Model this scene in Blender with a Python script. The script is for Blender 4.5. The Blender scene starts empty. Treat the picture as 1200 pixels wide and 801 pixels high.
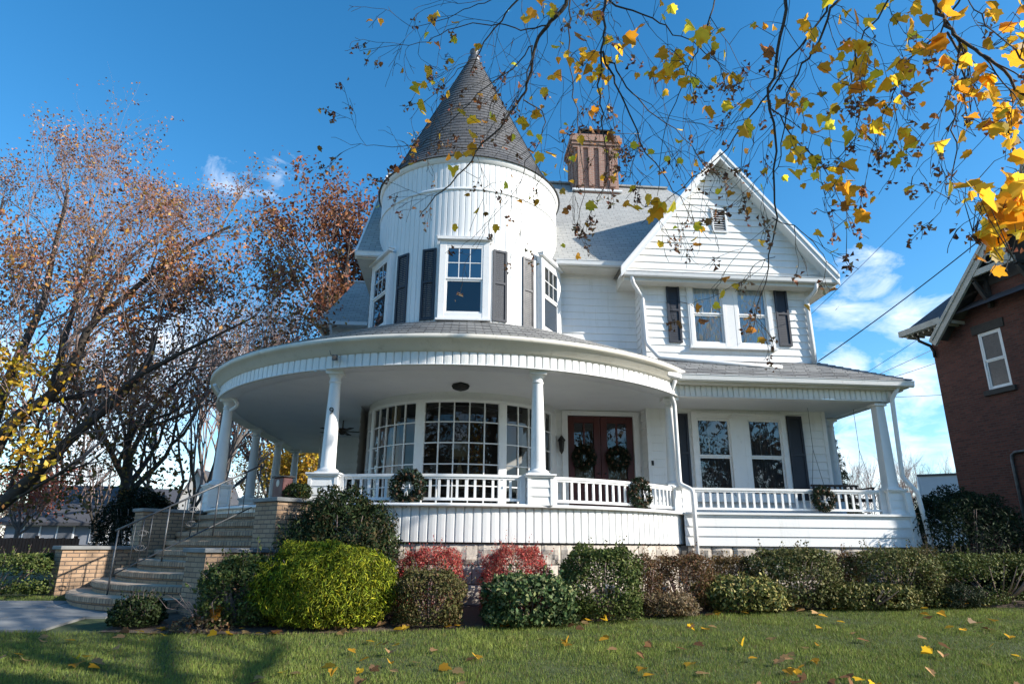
import bpy, math, random
import numpy as np
from mathutils import Vector, Matrix, noise
random.seed(7); rng = np.random.default_rng(7)
R = math.radians
sc = bpy.context.scene
col = sc.collection
sin, cos, pi = math.sin, math.cos, math.pi

# ---------------------------------------------------------------- camera
F_PX, PITCH, YAW, ROLL = 766.15, 0.2997, 0.0798, 0.0079
Fw = Vector((sin(YAW)*cos(PITCH), cos(YAW)*cos(PITCH), sin(PITCH)))
R0 = Vector((cos(YAW), -sin(YAW), 0)); U0 = R0.cross(Fw)
Rc = R0*cos(ROLL)+U0*sin(ROLL); Uc = U0*cos(ROLL)-R0*sin(ROLL)
cam = bpy.data.cameras.new('camera'); co = bpy.data.objects.new('camera', cam); col.objects.link(co)
co.matrix_world = Matrix(((Rc.x, Uc.x, -Fw.x, 0), (Rc.y, Uc.y, -Fw.y, 0), (Rc.z, Uc.z, -Fw.z, 0), (0, 0, 0, 1)))
cam.sensor_width = 36; cam.lens = F_PX/1200*36; cam.clip_end = 3000; cam.clip_start = .05
sc.camera = co
def at(px, py, Y):                       # the point at distance Y behind a spot of the survey photograph
    d = Rc*((px-600)/F_PX)+Uc*(-(py-400.5)/F_PX)+Fw
    return d*(Y/d.y)
def gz(Y): return -1.6+.05*min(max(Y-3, 0), 13)      # the lawn climbs gently to the house (eye height is z = 0)

# ---------------------------------------------------------------- materials
def new_mat(name):
    m = bpy.data.materials.new(name); m.use_nodes = True
    nt = m.node_tree; nt.nodes.clear()
    out = nt.nodes.new('ShaderNodeOutputMaterial')
    return m, nt, out
def nd(nt, t, **kw):
    n = nt.nodes.new(t)
    for k, v in kw.items():
        if k in n.inputs: n.inputs[k].default_value = v
        else: setattr(n, k, v)
    return n
def c4(c): return (c[0], c[1], c[2], 1)
def mixc(nt, fac, a, b, mode='MIX'):
    n = nt.nodes.new('ShaderNodeMix'); n.data_type = 'RGBA'; n.blend_type = mode
    for s, v in ((0, fac), (6, a), (7, b)):
        if hasattr(v, 'is_linked'): nt.links.new(v, n.inputs[s])
        else: n.inputs[s].default_value = v if s == 0 else c4(v)
    return n.outputs[2]
def ramp(nt, src, p0, p1, a=0., b=1.):
    n = nd(nt, 'ShaderNodeMapRange'); n.inputs[1].default_value = p0; n.inputs[2].default_value = p1
    n.inputs[3].default_value = a; n.inputs[4].default_value = b
    nt.links.new(src, n.inputs[0]); return n.outputs[0]
def plain(name, c1, c2=None, rough=.6, scale=3., bump=0., bscale=40., metal=0., spec=.5, stretch=None, dirt=None):
    """painted or natural surface: two tones mixed by noise, streaks, fine bump"""
    m, nt, out = new_mat(name); L = nt.links
    p = nd(nt, 'ShaderNodeBsdfPrincipled', Roughness=rough, Metallic=metal)
    p.inputs['Specular IOR Level'].default_value = spec
    tc = nd(nt, 'ShaderNodeTexCoord'); v = tc.outputs['Object']
    if stretch:
        mp = nd(nt, 'ShaderNodeMapping'); mp.inputs['Scale'].default_value = stretch; L.new(v, mp.inputs[0]); v = mp.outputs[0]
    n1 = nd(nt, 'ShaderNodeTexNoise', Scale=scale, Detail=6., Roughness=.6); L.new(v, n1.inputs[0])
    f = ramp(nt, n1.outputs[0], .3, .7)
    c = mixc(nt, f, c1, c2 or c1)
    if dirt:
        n2 = nd(nt, 'ShaderNodeTexNoise', Scale=scale*3.1, Detail=8., Roughness=.7); L.new(v, n2.inputs[0])
        c = mixc(nt, ramp(nt, n2.outputs[0], .56, .8), c, dirt)
    L.new(c, p.inputs['Base Color'])
    L.new(ramp(nt, n1.outputs[0], .2, .8, rough-.07, rough+.1), p.inputs['Roughness'])
    if bump:
        n3 = nd(nt, 'ShaderNodeTexNoise', Scale=bscale, Detail=5.); L.new(tc.outputs['Object'], n3.inputs[0])
        b = nd(nt, 'ShaderNodeBump', Strength=bump, Distance=.02); L.new(n3.outputs[0], b.inputs['Height']); L.new(b.outputs[0], p.inputs['Normal'])
    L.new(p.outputs[0], out.inputs[0]); return m
def bricks(name, c1, c2, mortar, bw, bh, ms=.01, rough=.85, bump=.5, offset=.5, blotch=None, bias=0.):
    """courses of bricks, shingles or slates on UVs that are in metres"""
    m, nt, out = new_mat(name); L = nt.links
    p = nd(nt, 'ShaderNodeBsdfPrincipled', Roughness=rough)
    uv = nd(nt, 'ShaderNodeUVMap')
    nz = nd(nt, 'ShaderNodeTexNoise', Scale=9., Detail=3.); L.new(uv.outputs[0], nz.inputs[0])
    wob = nd(nt, 'ShaderNodeVectorMath', operation='MULTIPLY_ADD'); L.new(nz.outputs['Color'], wob.inputs[0])
    wob.inputs[1].default_value = (ms*.6,)*3; L.new(uv.outputs[0], wob.inputs[2])
    b = nd(nt, 'ShaderNodeTexBrick', Scale=1.); L.new(wob.outputs[0], b.inputs[0]); b.offset = offset
    b.inputs['Color1'].default_value = c4(c1); b.inputs['Color2'].default_value = c4(c2); b.inputs['Mortar'].default_value = c4(mortar)
    b.inputs['Mortar Size'].default_value = ms; b.inputs['Mortar Smooth'].default_value = .25; b.inputs['Bias'].default_value = bias
    b.inputs['Brick Width'].default_value = bw; b.inputs['Row Height'].default_value = bh
    n2 = nd(nt, 'ShaderNodeTexNoise', Scale=1.6, Detail=8., Roughness=.65); L.new(uv.outputs[0], n2.inputs[0])
    n3 = nd(nt, 'ShaderNodeTexNoise', Scale=55., Detail=4.); L.new(uv.outputs[0], n3.inputs[0])
    c = mixc(nt, ramp(nt, n2.outputs[0], .35, .75, 0, .55), b.outputs[0], blotch or mortar)
    c = mixc(nt, ramp(nt, n3.outputs[0], .3, .7, .15, .0), c, (.02, .02, .02))
    L.new(c, p.inputs['Base Color'])
    h = nd(nt, 'ShaderNodeMath', operation='MULTIPLY_ADD'); L.new(n3.outputs[0], h.inputs[0]); h.inputs[1].default_value = .35
    inv = nd(nt, 'ShaderNodeMath', operation='SUBTRACT'); inv.inputs[0].default_value = 1.; L.new(b.outputs['Fac'], inv.inputs[1]); L.new(inv.outputs[0], h.inputs[2])
    bp = nd(nt, 'ShaderNodeBump', Strength=bump, Distance=.012); L.new(h.outputs[0], bp.inputs['Height']); L.new(bp.outputs[0], p.inputs['Normal'])
    L.new(p.outputs[0], out.inputs[0]); return m
def leafy(name, trans=.35, rough=.55, spec=.3):
    """leaf colour is stored per leaf in the attribute 'tint'"""
    m, nt, out = new_mat(name); L = nt.links
    a = nd(nt, 'ShaderNodeAttribute', attribute_name='tint')
    p = nd(nt, 'ShaderNodeBsdfPrincipled', Roughness=rough); p.inputs['Specular IOR Level'].default_value = spec
    t = nd(nt, 'ShaderNodeBsdfTranslucent'); mx = nd(nt, 'ShaderNodeMixShader', Fac=trans)
    L.new(a.outputs[0], p.inputs['Base Color']); L.new(a.outputs[0], t.inputs[0])
    L.new(p.outputs[0], mx.inputs[1]); L.new(t.outputs[0], mx.inputs[2]); L.new(mx.outputs[0], out.inputs[0]); return m
def glass_mat(name, tint=(.55, .6, .65), refl=.16):
    m, nt, out = new_mat(name); L = nt.links
    t = nd(nt, 'ShaderNodeBsdfTransparent'); t.inputs[0].default_value = c4(tint)
    g = nd(nt, 'ShaderNodeBsdfGlossy', Roughness=.012); g.inputs[0].default_value = (.92, .95, 1, 1)
    tc = nd(nt, 'ShaderNodeTexCoord'); nz = nd(nt, 'ShaderNodeTexNoise', Scale=1.7, Detail=1.); L.new(tc.outputs['Object'], nz.inputs[0])
    b = nd(nt, 'ShaderNodeBump', Strength=.05, Distance=.03); L.new(nz.outputs[0], b.inputs['Height']); L.new(b.outputs[0], g.inputs['Normal'])
    lw = nd(nt, 'ShaderNodeFresnel', IOR=1.5)
    ad = nd(nt, 'ShaderNodeMath', operation='ADD', use_clamp=True); L.new(lw.outputs[0], ad.inputs[0]); ad.inputs[1].default_value = refl
    mx = nd(nt, 'ShaderNodeMixShader'); L.new(ad.outputs[0], mx.inputs[0]); L.new(t.outputs[0], mx.inputs[1]); L.new(g.outputs[0], mx.inputs[2])
    L.new(mx.outputs[0], out.inputs[0]); return m
M = {}
M['siding'] = plain('white_siding', (.81, .81, .80), (.74, .745, .74), .5, 1.6, .05, 60, stretch=(1.6, 1.6, .22), dirt=(.62, .615, .58))
M['trim'] = plain('white_trim', (.80, .80, .79), (.75, .755, .76), .42, 2.2, .03, 50, dirt=(.62, .61, .58))
M['cream'] = plain('cream_trim', (.72, .69, .62), (.64, .61, .54), .55, 2., .05, 40, dirt=(.45, .42, .36))
M['ceil'] = plain('porch_ceiling_paint', (.76, .76, .76), (.70, .70, .71), .6, 1.4)
M['floor'] = plain('porch_floor_paint', (.28, .29, .30), (.22, .23, .24), .6, 3.)
M['shutter'] = plain('charcoal_shutter', (.016, .021, .034), (.023, .028, .042), .5, 6.)
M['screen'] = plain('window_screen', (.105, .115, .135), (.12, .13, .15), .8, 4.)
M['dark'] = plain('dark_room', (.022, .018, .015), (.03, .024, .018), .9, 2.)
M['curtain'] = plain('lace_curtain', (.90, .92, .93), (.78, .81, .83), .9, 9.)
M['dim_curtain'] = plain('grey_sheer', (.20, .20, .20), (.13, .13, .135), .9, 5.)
M['drape'] = plain('warm_drape', (.42, .33, .2), (.32, .24, .14), .9, 6.)
M['door'] = plain('oxblood_door', (.075, .013, .011), (.058, .010, .009), .4, 5.)
M['metal_dark'] = plain('dark_metal', (.02, .02, .022), (.035, .033, .032), .45, 12., metal=.6)
M['rail_grey'] = plain('grey_iron', (.16, .165, .17), (.09, .09, .095), .5, 9., metal=.7)
M['gutter'] = plain('white_aluminium', (.78, .785, .79), (.70, .71, .72), .35, 2.5, dirt=(.5, .5, .49))
M['slate'] = bricks('dark_slate', (.075, .078, .085), (.125, .125, .13), (.02, .02, .022), .22, .16, .012, .7, .8, blotch=(.16, .145, .13))
M['shingle'] = bricks('grey_shingle', (.40, .40, .38), (.31, .315, .305), (.16, .16, .155), .30, .14, .010, .9, .7, blotch=(.42, .41, .385))
M['shingle_worn'] = bricks('worn_grey_shingle', (.34, .34, .335), (.15, .155, .16), (.045, .045, .05), .34, .15, .018, .9, 1., blotch=(.38, .38, .375))
M['brick_tan'] = bricks('tan_brick', (.47, .31, .19), (.34, .215, .13), (.11, .085, .07), .23, .078, .010, .85, .8, blotch=(.34, .25, .175))
M['brick_head'] = bricks('tan_brick_headers', (.52, .35, .22), (.32, .21, .13), (.10, .075, .06), .078, .2, .010, .85, .8, offset=0., blotch=(.4, .33, .26))
M['brick_red'] = bricks('dark_red_brick', (.185, .058, .04), (.09, .03, .022), (.11, .075, .06), .21, .07, .012, .9, .8, blotch=(.06, .026, .02))
M['brick_chim'] = bricks('chimney_brick', (.42, .21, .15), (.30, .145, .105), (.38, .31, .26), .21, .075, .012, .9, .7, blotch=(.38, .26, .21))
M['tread'] = plain('brick_tread', (.52, .41, .30), (.42, .32, .23), .9, 5., .3, 40, dirt=(.26, .2, .15))
M['bluestone'] = plain('bluestone', (.25, .255, .25), (.17, .175, .175), .75, 2.2, .12, 22, dirt=(.25, .25, .25))
M['stone'] = plain('rockfaced_stone', (.56, .50, .43), (.38, .34, .295), .9, 3.5, .9, 9, dirt=(.13, .12, .11))
M['mortar'] = plain('stone_mortar', (.16, .145, .13), (.11, .1, .09), .95, 6.)
M['bark'] = plain('bark', (.045, .036, .03), (.075, .063, .055), .9, 14., .5, 30)
M['bark_grey'] = plain('bark_grey', (.10, .085, .08), (.15, .13, .12), .9, 10., .4, 30)
M['twig'] = plain('twig_bark', (.25, .175, .155), (.33, .24, .21), .9, 10.)
M['leaf'] = leafy('leaf'); M['leaf_thick'] = leafy('leaf_evergreen', .15, .6, .18); M['needle'] = leafy('needle', .12, .65, .15)
M['yleaf'] = leafy('maple_leaf', .68, .5, .3); M['grass'] = leafy('grass_blade', .3, .55, .25)
M['glass'] = glass_mat('window_glass', refl=.03); M['glass_sky'] = glass_mat('window_glass_sky', (.5, .56, .62), .17); M['glass_clear'] = glass_mat('window_glass_clear', (.93, .96, .98), .07); M['glass_low'] = glass_mat('porch_window_glass', (.6, .62, .64), .05)
M['glass_bay'] = glass_mat('bay_glass', (.7, .7, .68), .0)
M['dull_glass'] = plain('dull_dark_glass', (.075, .08, .09), (.05, .054, .062), .28, 5.)
M['red'] = plain('red_mailbox_paint', (.10, .016, .016), (.08, .013, .013), .5, 5.)
M['soil'] = plain('mulch', (.06, .042, .03), (.105, .075, .055), .95, 14., 1., 45, dirt=(.16, .12, .09))
M['lawn'] = plain('lawn_soil', (.035, .05, .014), (.075, .10, .03), .95, 5., .6, 60, dirt=(.14, .12, .06))
M['wood'] = plain('dark_wood', (.05, .03, .02), (.035, .02, .014), .6, 8., stretch=(1, 1, 9))
M['fence'] = plain('redwood_fence', (.13, .05, .026), (.09, .034, .018), .8, 3., .2, 20, stretch=(4, 4, .6))
M['wire'] = plain('black_cable', (.012, .012, .013), None, .6)
M['white'] = plain('white_enamel', (.74, .76, .79), (.68, .70, .74), .4, 1.2, dirt=(.58, .6, .63))
M['trailer'] = plain('pale_blue_white_panel', (.62, .68, .76), (.56, .62, .70), .5, 1.2)
M['grey_wall'] = plain('grey_siding', (.26, .28, .32), (.22, .24, .28), .8, 1.5)
M['white_wall'] = plain('pale_wall', (.62, .6, .58), (.55, .53, .51), .8, 1.5)
M['dark_roof'] = plain('dark_roofing', (.075, .075, .085), (.055, .055, .062), .9, 2.5, .3, 12)
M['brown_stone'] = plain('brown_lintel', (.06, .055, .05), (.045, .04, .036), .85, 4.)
M['barge'] = plain('weathered_cream_paint', (.50, .48, .42), (.38, .36, .31), .6, 3., dirt=(.25, .24, .2))
M['gold'] = plain('pale_ornament', (.6, .55, .48), (.5, .44, .36), .5, 6.)
M['cone'] = plain('pine_cone', (.14, .07, .035), (.09, .045, .025), .8, 12.)
M['ribbon'] = plain('silver_ribbon', (.55, .57, .6), (.7, .7, .72), .35, 4.)

# ---------------------------------------------------------------- mesh building
class MB:
    def __init__(s): s.v = []; s.f = []; s.uv = []; s.mi = []; s.sm = []
    def face(s, pts, uv=None, mi=0, smooth=False):
        b = len(s.v); s.v += [tuple(p) for p in pts]; s.f.append(tuple(range(b, b+len(pts))))
        if uv is None:
            P = [Vector(p) for p in pts]
            n = (P[1]-P[0]).cross(P[-1]-P[0])
            if n.length < 1e-9 and len(P) > 3: n = (P[2]-P[1]).cross(P[3]-P[1])
            n = n.normalized() if n.length > 1e-12 else Vector((0, 0, 1))
            if abs(n.z) > .97: uv = [(p.x, p.y) for p in P]
            else:
                t = Vector((-n.y, n.x, 0)).normalized(); u2 = n.cross(t)
                uv = [(p.dot(t), p.dot(u2)) for p in P]
        s.uv += uv; s.mi.append(mi); s.sm.append(smooth)
    def box(s, c, d, X=None, Y=None, Z=None, mi=0):
        X = X or Vector((1, 0, 0)); Y = Y or Vector((0, 1, 0)); Z = Z or Vector((0, 0, 1)); c = Vector(c)
        hx, hy, hz = X*d[0]/2, Y*d[1]/2, Z*d[2]/2
        q = lambda i, j, k: c+hx*i+hy*j+hz*k
        for F in (((-1,-1,-1),(-1,1,-1),(1,1,-1),(1,-1,-1)), ((-1,-1,1),(1,-1,1),(1,1,1),(-1,1,1)), ((-1,-1,-1),(1,-1,-1),(1,-1,1),(-1,-1,1)),
                  ((1,1,-1),(-1,1,-1),(-1,1,1),(1,1,1)), ((-1,1,-1),(-1,-1,-1),(-1,-1,1),(-1,1,1)), ((1,-1,-1),(1,1,-1),(1,1,1),(1,-1,1))):
            s.face([q(*a) for a in F], mi=mi)
    def bx(s, x0, x1, y0, y1, z0, z1, mi=0): s.box(((x0+x1)/2, (y0+y1)/2, (z0+z1)/2), (x1-x0, y1-y0, z1-z0), mi=mi)
    def bar(s, a, b, w, h=None, mi=0):
        a, b = Vector(a), Vector(b); d = b-a; L = d.length; d.normalize()
        up = Vector((0, 0, 1)) if abs(d.z) < .95 else Vector((0, 1, 0))
        X = d.cross(up).normalized(); Z = X.cross(d)
        s.box((a+b)/2, (w, L, h or w), X, d, Z, mi)
    def tube(s, pts, r, n=8, mi=0, cap=True, smooth=True):
        pts = [Vector(p) for p in pts]; m = len(pts); rr = r if isinstance(r, (list, tuple)) else [r]*m
        rings = []; up = None
        for i, p in enumerate(pts):
            d = (pts[min(i+1, m-1)]-pts[max(i-1, 0)])
            d = d.normalized() if d.length > 1e-9 else Vector((0, 0, 1))
            if up is None: up = d.orthogonal().normalized()
            up = (up-d*up.dot(d)); up = up.normalized() if up.length > 1e-6 else d.orthogonal().normalized()
            w = d.cross(up); b = len(s.v)
            for k in range(n):
                a = 2*pi*k/n; s.v.append(tuple(p+(up*cos(a)+w*sin(a))*rr[i]))
            rings.append(b)
        for i in range(m-1):
            for k in range(n):
                k2 = (k+1) % n; s.f.append((rings[i]+k, rings[i]+k2, rings[i+1]+k2, rings[i+1]+k))
                s.uv += [(k/n, i), ((k+1)/n, i), ((k+1)/n, i+1), (k/n, i+1)]; s.mi.append(mi); s.sm.append(smooth)
        if cap:
            s.f.append(tuple(rings[0]+k for k in reversed(range(n)))); s.uv += [(0, 0)]*n; s.mi.append(mi); s.sm.append(False)
            s.f.append(tuple(rings[-1]+k for k in range(n))); s.uv += [(0, 0)]*n; s.mi.append(mi); s.sm.append(False)
    def lathe(s, prof, c, n=32, a0=0., a1=2*pi, mi=0, smooth=True, flip=False):
        """profile (radius, z); angle measured from the front (-Y) towards +X"""
        c = Vector(c); full = abs(a1-a0-2*pi) < 1e-6
        P = lambda r, z, a: (c.x+r*sin(a), c.y-r*cos(a), c.z+z)
        vv = [0.]
        for (r, z), (r2, z2) in zip(prof, prof[1:]): vv.append(vv[-1]+math.hypot(r2-r, z2-z))
        for i in range(n):
            A, B = a0+(a1-a0)*i/n, a0+(a1-a0)*(i+1)/n
            for j in range(len(prof)-1):
                (r, z), (r2, z2) = prof[j], prof[j+1]
                rm = max(r, r2)
                pts = [P(r, z, A), P(r, z, B), P(r2, z2, B), P(r2, z2, A)]; uv = [(A*rm, vv[j]), (B*rm, vv[j]), (B*rm, vv[j+1]), (A*rm, vv[j+1])]
                if r < 1e-6: pts = [pts[0], pts[2], pts[3]]; uv = [uv[0], uv[2], uv[3]]
                elif r2 < 1e-6: pts = pts[:3]; uv = uv[:3]
                if flip: pts.reverse(); uv.reverse()
                s.face(pts, uv, mi, smooth)
def mesh_from(name, mb, mats):
    me = bpy.data.meshes.new(name); me.from_pydata(mb.v, [], mb.f)
    uvl = me.uv_layers.new(name='UVMap'); uvl.data.foreach_set('uv', np.array(mb.uv, dtype=np.float32).ravel())
    me.polygons.foreach_set('material_index', mb.mi); me.polygons.foreach_set('use_smooth', mb.sm)
    for m in (mats if isinstance(mats, (list, tuple)) else [mats]): me.materials.append(m)
    if any(mb.sm):
        import bmesh
        bm = bmesh.new(); bm.from_mesh(me); bmesh.ops.remove_doubles(bm, verts=bm.verts, dist=2e-4); bm.to_mesh(me); bm.free()
    me.update(); return me
def inv_of(parent):
    return Matrix.Translation(-Vector(parent['base'])) if parent is not None and parent.get('base') is not None else Matrix()
def obj(name, mb, mats, parent=None, bevel=0., label=None):
    me = mb if isinstance(mb, bpy.types.Mesh) else mesh_from(name, mb, mats)
    o = bpy.data.objects.new(name, me); col.objects.link(o)
    if parent is not None: o.parent = parent; o.matrix_parent_inverse = inv_of(parent)
    if bevel:
        b = o.modifiers.new('bevel', 'BEVEL'); b.width = bevel; b.segments = 2; b.limit_method = 'ANGLE'
        w = o.modifiers.new('weld', 'WELD'); w.merge_threshold = .0003
        o.modifiers.move(1, 0)
    if label: o['label'] = label
    return o
def thing(name, label, cat, base, group=None):
    o = bpy.data.objects.new(name, None); col.objects.link(o); o.empty_display_size = .2
    o.location = base; o['base'] = tuple(base); o['label'] = label; o['category'] = cat
    if group: o['group'] = group
    return o
def tag(o, label, cat, group=None):
    o['label'] = label; o['category'] = cat
    if group: o['group'] = group
    return o
def struct(o, kind='structure'): o['kind'] = kind; return o
def copy_part(o, parent, mw=None):
    c = o.copy(); col.objects.link(c); c.parent = parent; c.matrix_parent_inverse = inv_of(parent)
    if mw is not None: c.matrix_basis = mw
    return c

# ---- leaves as numpy meshes -------------------------------------------------
def leaf_mesh(name, P, N, size, tints, mat, shape='quad', along=None, fold=.25, aspect=.6, curly=1.):
    """one small bent leaf per point. P centres, N normals, size per leaf, tints (n,3)"""
    n = len(P); P = np.asarray(P, float); N = np.asarray(N, float); N /= np.linalg.norm(N, axis=1, keepdims=True)+1e-9
    if along is None: along = rng.normal(size=(n, 3))
    T = along-N*(along*N).sum(1, keepdims=True); T /= np.linalg.norm(T, axis=1, keepdims=True)+1e-9
    B = np.cross(N, T); s = np.asarray(size, float).reshape(-1, 1)
    if shape == 'maple':
        fold = fold*rng.uniform(.1, 2.0, (n, 1)); skew = rng.normal(0, .16, (n, 1)); curl = rng.normal(.25, .35, (n, 1))*curly
        half = [(0, -.40), (.12, -.44), (.34, -.40), (.36, -.25), (.55, -.10), (.46, .03), (.49, .25), (.29, .25), (.21, .30), (.16, .44), (0, .60)]
        k = len(half); V = []
        for sg in (1, -1):
            for (x, y) in half:
                V.append(P+T*s*(y*(1-.12*abs(curl))+skew*x*sg*.5)+B*s*x*sg*(1+skew*sg)*(1-np.minimum(fold, 1)*.25)+N*s*(fold*abs(x)-curl*y*y-.3*curl*abs(x)**2))
        V = np.stack(V, 1).reshape(-1, 3); base = np.arange(n)*2*k
        loops = np.concatenate([base[:, None]+np.arange(k)[None], base[:, None]+(k+np.arange(k)[::-1])[None]], 1).ravel()
        starts = np.arange(2*n)*k; tot = np.full(2*n, k); per = 2
    elif shape == 'tri':
        V = np.stack([P-B*s*aspect*.5, P+B*s*aspect*.5, P+T*s], 1).reshape(-1, 3)
        loops = np.arange(3*n); starts = np.arange(n)*3; tot = np.full(n, 3); per = 1
    else:
        h = s*.5
        V = np.stack([P-T*h, P+B*h*aspect+N*h*fold, P+T*h, P-B*h*aspect+N*h*fold], 1).reshape(-1, 3)
        b = np.arange(n)[:, None]*4
        loops = np.concatenate([b+np.array([[0, 1, 2]]), b+np.array([[0, 2, 3]])], 1).ravel()
        starts = np.arange(2*n)*3; tot = np.full(2*n, 3); per = 2
    me = bpy.data.meshes.new(name); me.vertices.add(len(V)); me.vertices.foreach_set('co', V.astype(np.float32).ravel())
    me.loops.add(len(loops)); me.loops.foreach_set('vertex_index', loops.astype(np.int32))
    me.polygons.add(len(starts)); me.polygons.foreach_set('loop_start', starts.astype(np.int32)); me.polygons.foreach_set('loop_total', tot.astype(np.int32))
    a = me.attributes.new('tint', 'FLOAT_COLOR', 'FACE')
    tt = np.concatenate([np.repeat(np.asarray(tints, float), per, axis=0), np.ones((n*per, 1))], 1)
    a.data.foreach_set('color', tt.astype(np.float32).ravel())
    me.materials.append(mat); me.update(calc_edges=True); return me
def pick(pal, n, var=.18):
    pal = np.array(pal, float); c = pal[rng.integers(0, len(pal), n)]
    return np.clip(c*(1+rng.normal(0, var, (n, 1)))*(1+rng.normal(0, var*.3, (n, 3))), .004, .95)

# ================================================================ sky and light
SUN_AZ = Vector((.928, -.373, 0)).normalized(); SUN_EL = R(27)
w = bpy.data.worlds.new('World'); sc.world = w; w.use_nodes = True
nt = w.node_tree; nt.nodes.clear(); L = nt.links
wo = nd(nt, 'ShaderNodeOutputWorld'); bg = nd(nt, 'ShaderNodeBackground', Strength=.15); L.new(bg.outputs[0], wo.inputs[0])
sky = nd(nt, 'ShaderNodeTexSky', sky_type='NISHITA', sun_disc=False, sun_elevation=SUN_EL, sun_rotation=math.atan2(SUN_AZ.x, SUN_AZ.y),
         altitude=150., air_density=1.0, dust_density=.25, ozone_density=2.6)
hs = nd(nt, 'ShaderNodeHueSaturation', Saturation=1.32, Value=1.0, Hue=.494); L.new(sky.outputs[0], hs.inputs['Color'])
tc = nd(nt, 'ShaderNodeTexCoord')
mp = nd(nt, 'ShaderNodeMapping'); L.new(tc.outputs['Generated'], mp.inputs[0]); mp.inputs['Scale'].default_value = (1, 1, 2.6); mp.inputs['Location'].default_value = (.35, .1, .22)
n1 = nd(nt, 'ShaderNodeTexNoise', Scale=5.5, Detail=9., Roughness=.58, Distortion=.35); L.new(mp.outputs[0], n1.inputs[0])
sep = nd(nt, 'ShaderNodeSeparateXYZ'); L.new(tc.outputs['Generated'], sep.inputs[0])
th = ramp(nt, sep.outputs['Z'], .0, .62, .40, .72)          # fewer clouds higher up
df = nd(nt, 'ShaderNodeMath', operation='SUBTRACT'); L.new(n1.outputs[0], df.inputs[0]); L.new(th, df.inputs[1])
cl = ramp(nt, df.outputs[0], 0., .2, 0., .8)
def cloud_patch(px, py, ro, ri):
    d = (Rc*((px-600)/F_PX)+Uc*(-(py-400.5)/F_PX)+Fw).normalized()
    v = nd(nt, 'ShaderNodeVectorMath', operation='DOT_PRODUCT'); L.new(tc.outputs['Generated'], v.inputs[0]); v.inputs[1].default_value = d
    return ramp(nt, v.outputs['Value'], cos(R(ro)), cos(R(ri)))
mq = nd(nt, 'ShaderNodeMapping'); L.new(tc.outputs['Generated'], mq.inputs[0]); mq.inputs['Scale'].default_value = (1, 1, 1.9)
n4 = nd(nt, 'ShaderNodeTexNoise', Scale=13., Detail=9., Roughness=.62, Distortion=.5); L.new(mq.outputs[0], n4.inputs[0])
acc = None
for a_ in ((1010, 322, 3.4, .5), (985, 365, 1.6, .3), (1062, 372, 2.8, .5), (1075, 440, 3.6, .7), (985, 430, 2.6, .5), (262, 200, 3.4, .2), (330, 215, 3.2, .2), (215, 430, 9., 3.), (130, 520, 11., 3.), (1010, 545, 8., 2.)):
    c_ = cloud_patch(*a_)
    if a_[0] in (262, 330):
        wk = nd(nt, 'ShaderNodeMath', operation='MULTIPLY'); L.new(c_, wk.inputs[0]); wk.inputs[1].default_value = .62; c_ = wk.outputs[0]
    if acc is None: acc = c_
    else:
        mx_ = nd(nt, 'ShaderNodeMath', operation='MAXIMUM'); L.new(acc, mx_.inputs[0]); L.new(c_, mx_.inputs[1]); acc = mx_.outputs[0]
sm = nd(nt, 'ShaderNodeMath', operation='MULTIPLY_ADD'); L.new(acc, sm.inputs[0]); sm.inputs[1].default_value = .37; L.new(n4.outputs[0], sm.inputs[2])
cp = ramp(nt, sm.outputs[0], .70, 1.04, 0., .72)
mxx = nd(nt, 'ShaderNodeMath', operation='MAXIMUM'); L.new(cl, mxx.inputs[0]); L.new(cp, mxx.inputs[1]); cl = mxx.outputs[0]
cc = mixc(nt, cl, hs.outputs[0], (6.4, 6.6, 7.0))
L.new(cc, bg.inputs[0])
sl = bpy.data.lights.new('sun', 'SUN'); sl.energy = 4.9; sl.angle = R(.5); sl.color = (1, .93, .82)
so = bpy.data.objects.new('sun', sl); col.objects.link(so)
sd = Vector((SUN_AZ.x*cos(SUN_EL), SUN_AZ.y*cos(SUN_EL), sin(SUN_EL)))
so.rotation_euler = sd.to_track_quat('Z', 'Y').to_euler(); so.location = (20, -8, 14)
sc.view_settings.view_transform = 'Standard'; sc.view_settings.look = 'None'; sc.view_settings.exposure = .72; sc.view_settings.gamma = 1
sc.cycles.max_bounces = 6; sc.cycles.transparent_max_bounces = 12; sc.cycles.use_denoising = True

# ================================================================ the ground
def sheet(name, m, xs, ys, off, zf=None):
    mb = MB()
    for x0, x1 in zip(xs, xs[1:]):
        for y0, y1 in zip(ys, ys[1:]):
            mb.face([(x, y, (zf(x, y) if zf else gz(y))+off) for x, y in ((x0, y0), (x1, y0), (x1, y1), (x0, y1))])
    return struct(obj(name, mb, m))
sheet('ground', M['lawn'], [-900, -60, -20, 0, 20, 60, 900], [-300, -20, 3, 6, 9, 12, 16, 30, 80, 1500], 0)
front = [(-4.95, 10.4), (-4.2, 10.25), (-2.7, 10.15), (-1.2, 10.4), (.9, 10.75), (2.1, 11.15), (3.2, 11.6), (4.6, 12.0), (5.8, 12.3), (7.4, 12.65), (9.2, 12.75), (11, 12.8), (13.5, 12.9)]
mb = MB()
for (x0, y0), (x1, y1) in zip(front, front[1:]):
    for k in range(5):
        a, b = k/5, (k+1)/5; Yb = 14.6
        P = lambda x, y, t: (x, y+(Yb-y)*t, gz(y+(Yb-y)*t)+.012+.05*min(1, t*4)+.02*noise.noise((x*2, t*5, 0)))
        mb.face([P(x0, y0, a), P(x1, y1, a), P(x1, y1, b), P(x0, y0, b)])
struct(obj('garden_bed', mb, M['soil']))
def front_y(x):
    for (x0, y0), (x1, y1) in zip(front, front[1:]):
        if x0 <= x <= x1: return y0+(y1-y0)*(x-x0)/(x1-x0)
    return 10.35 if x < 0 else 12.7
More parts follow.
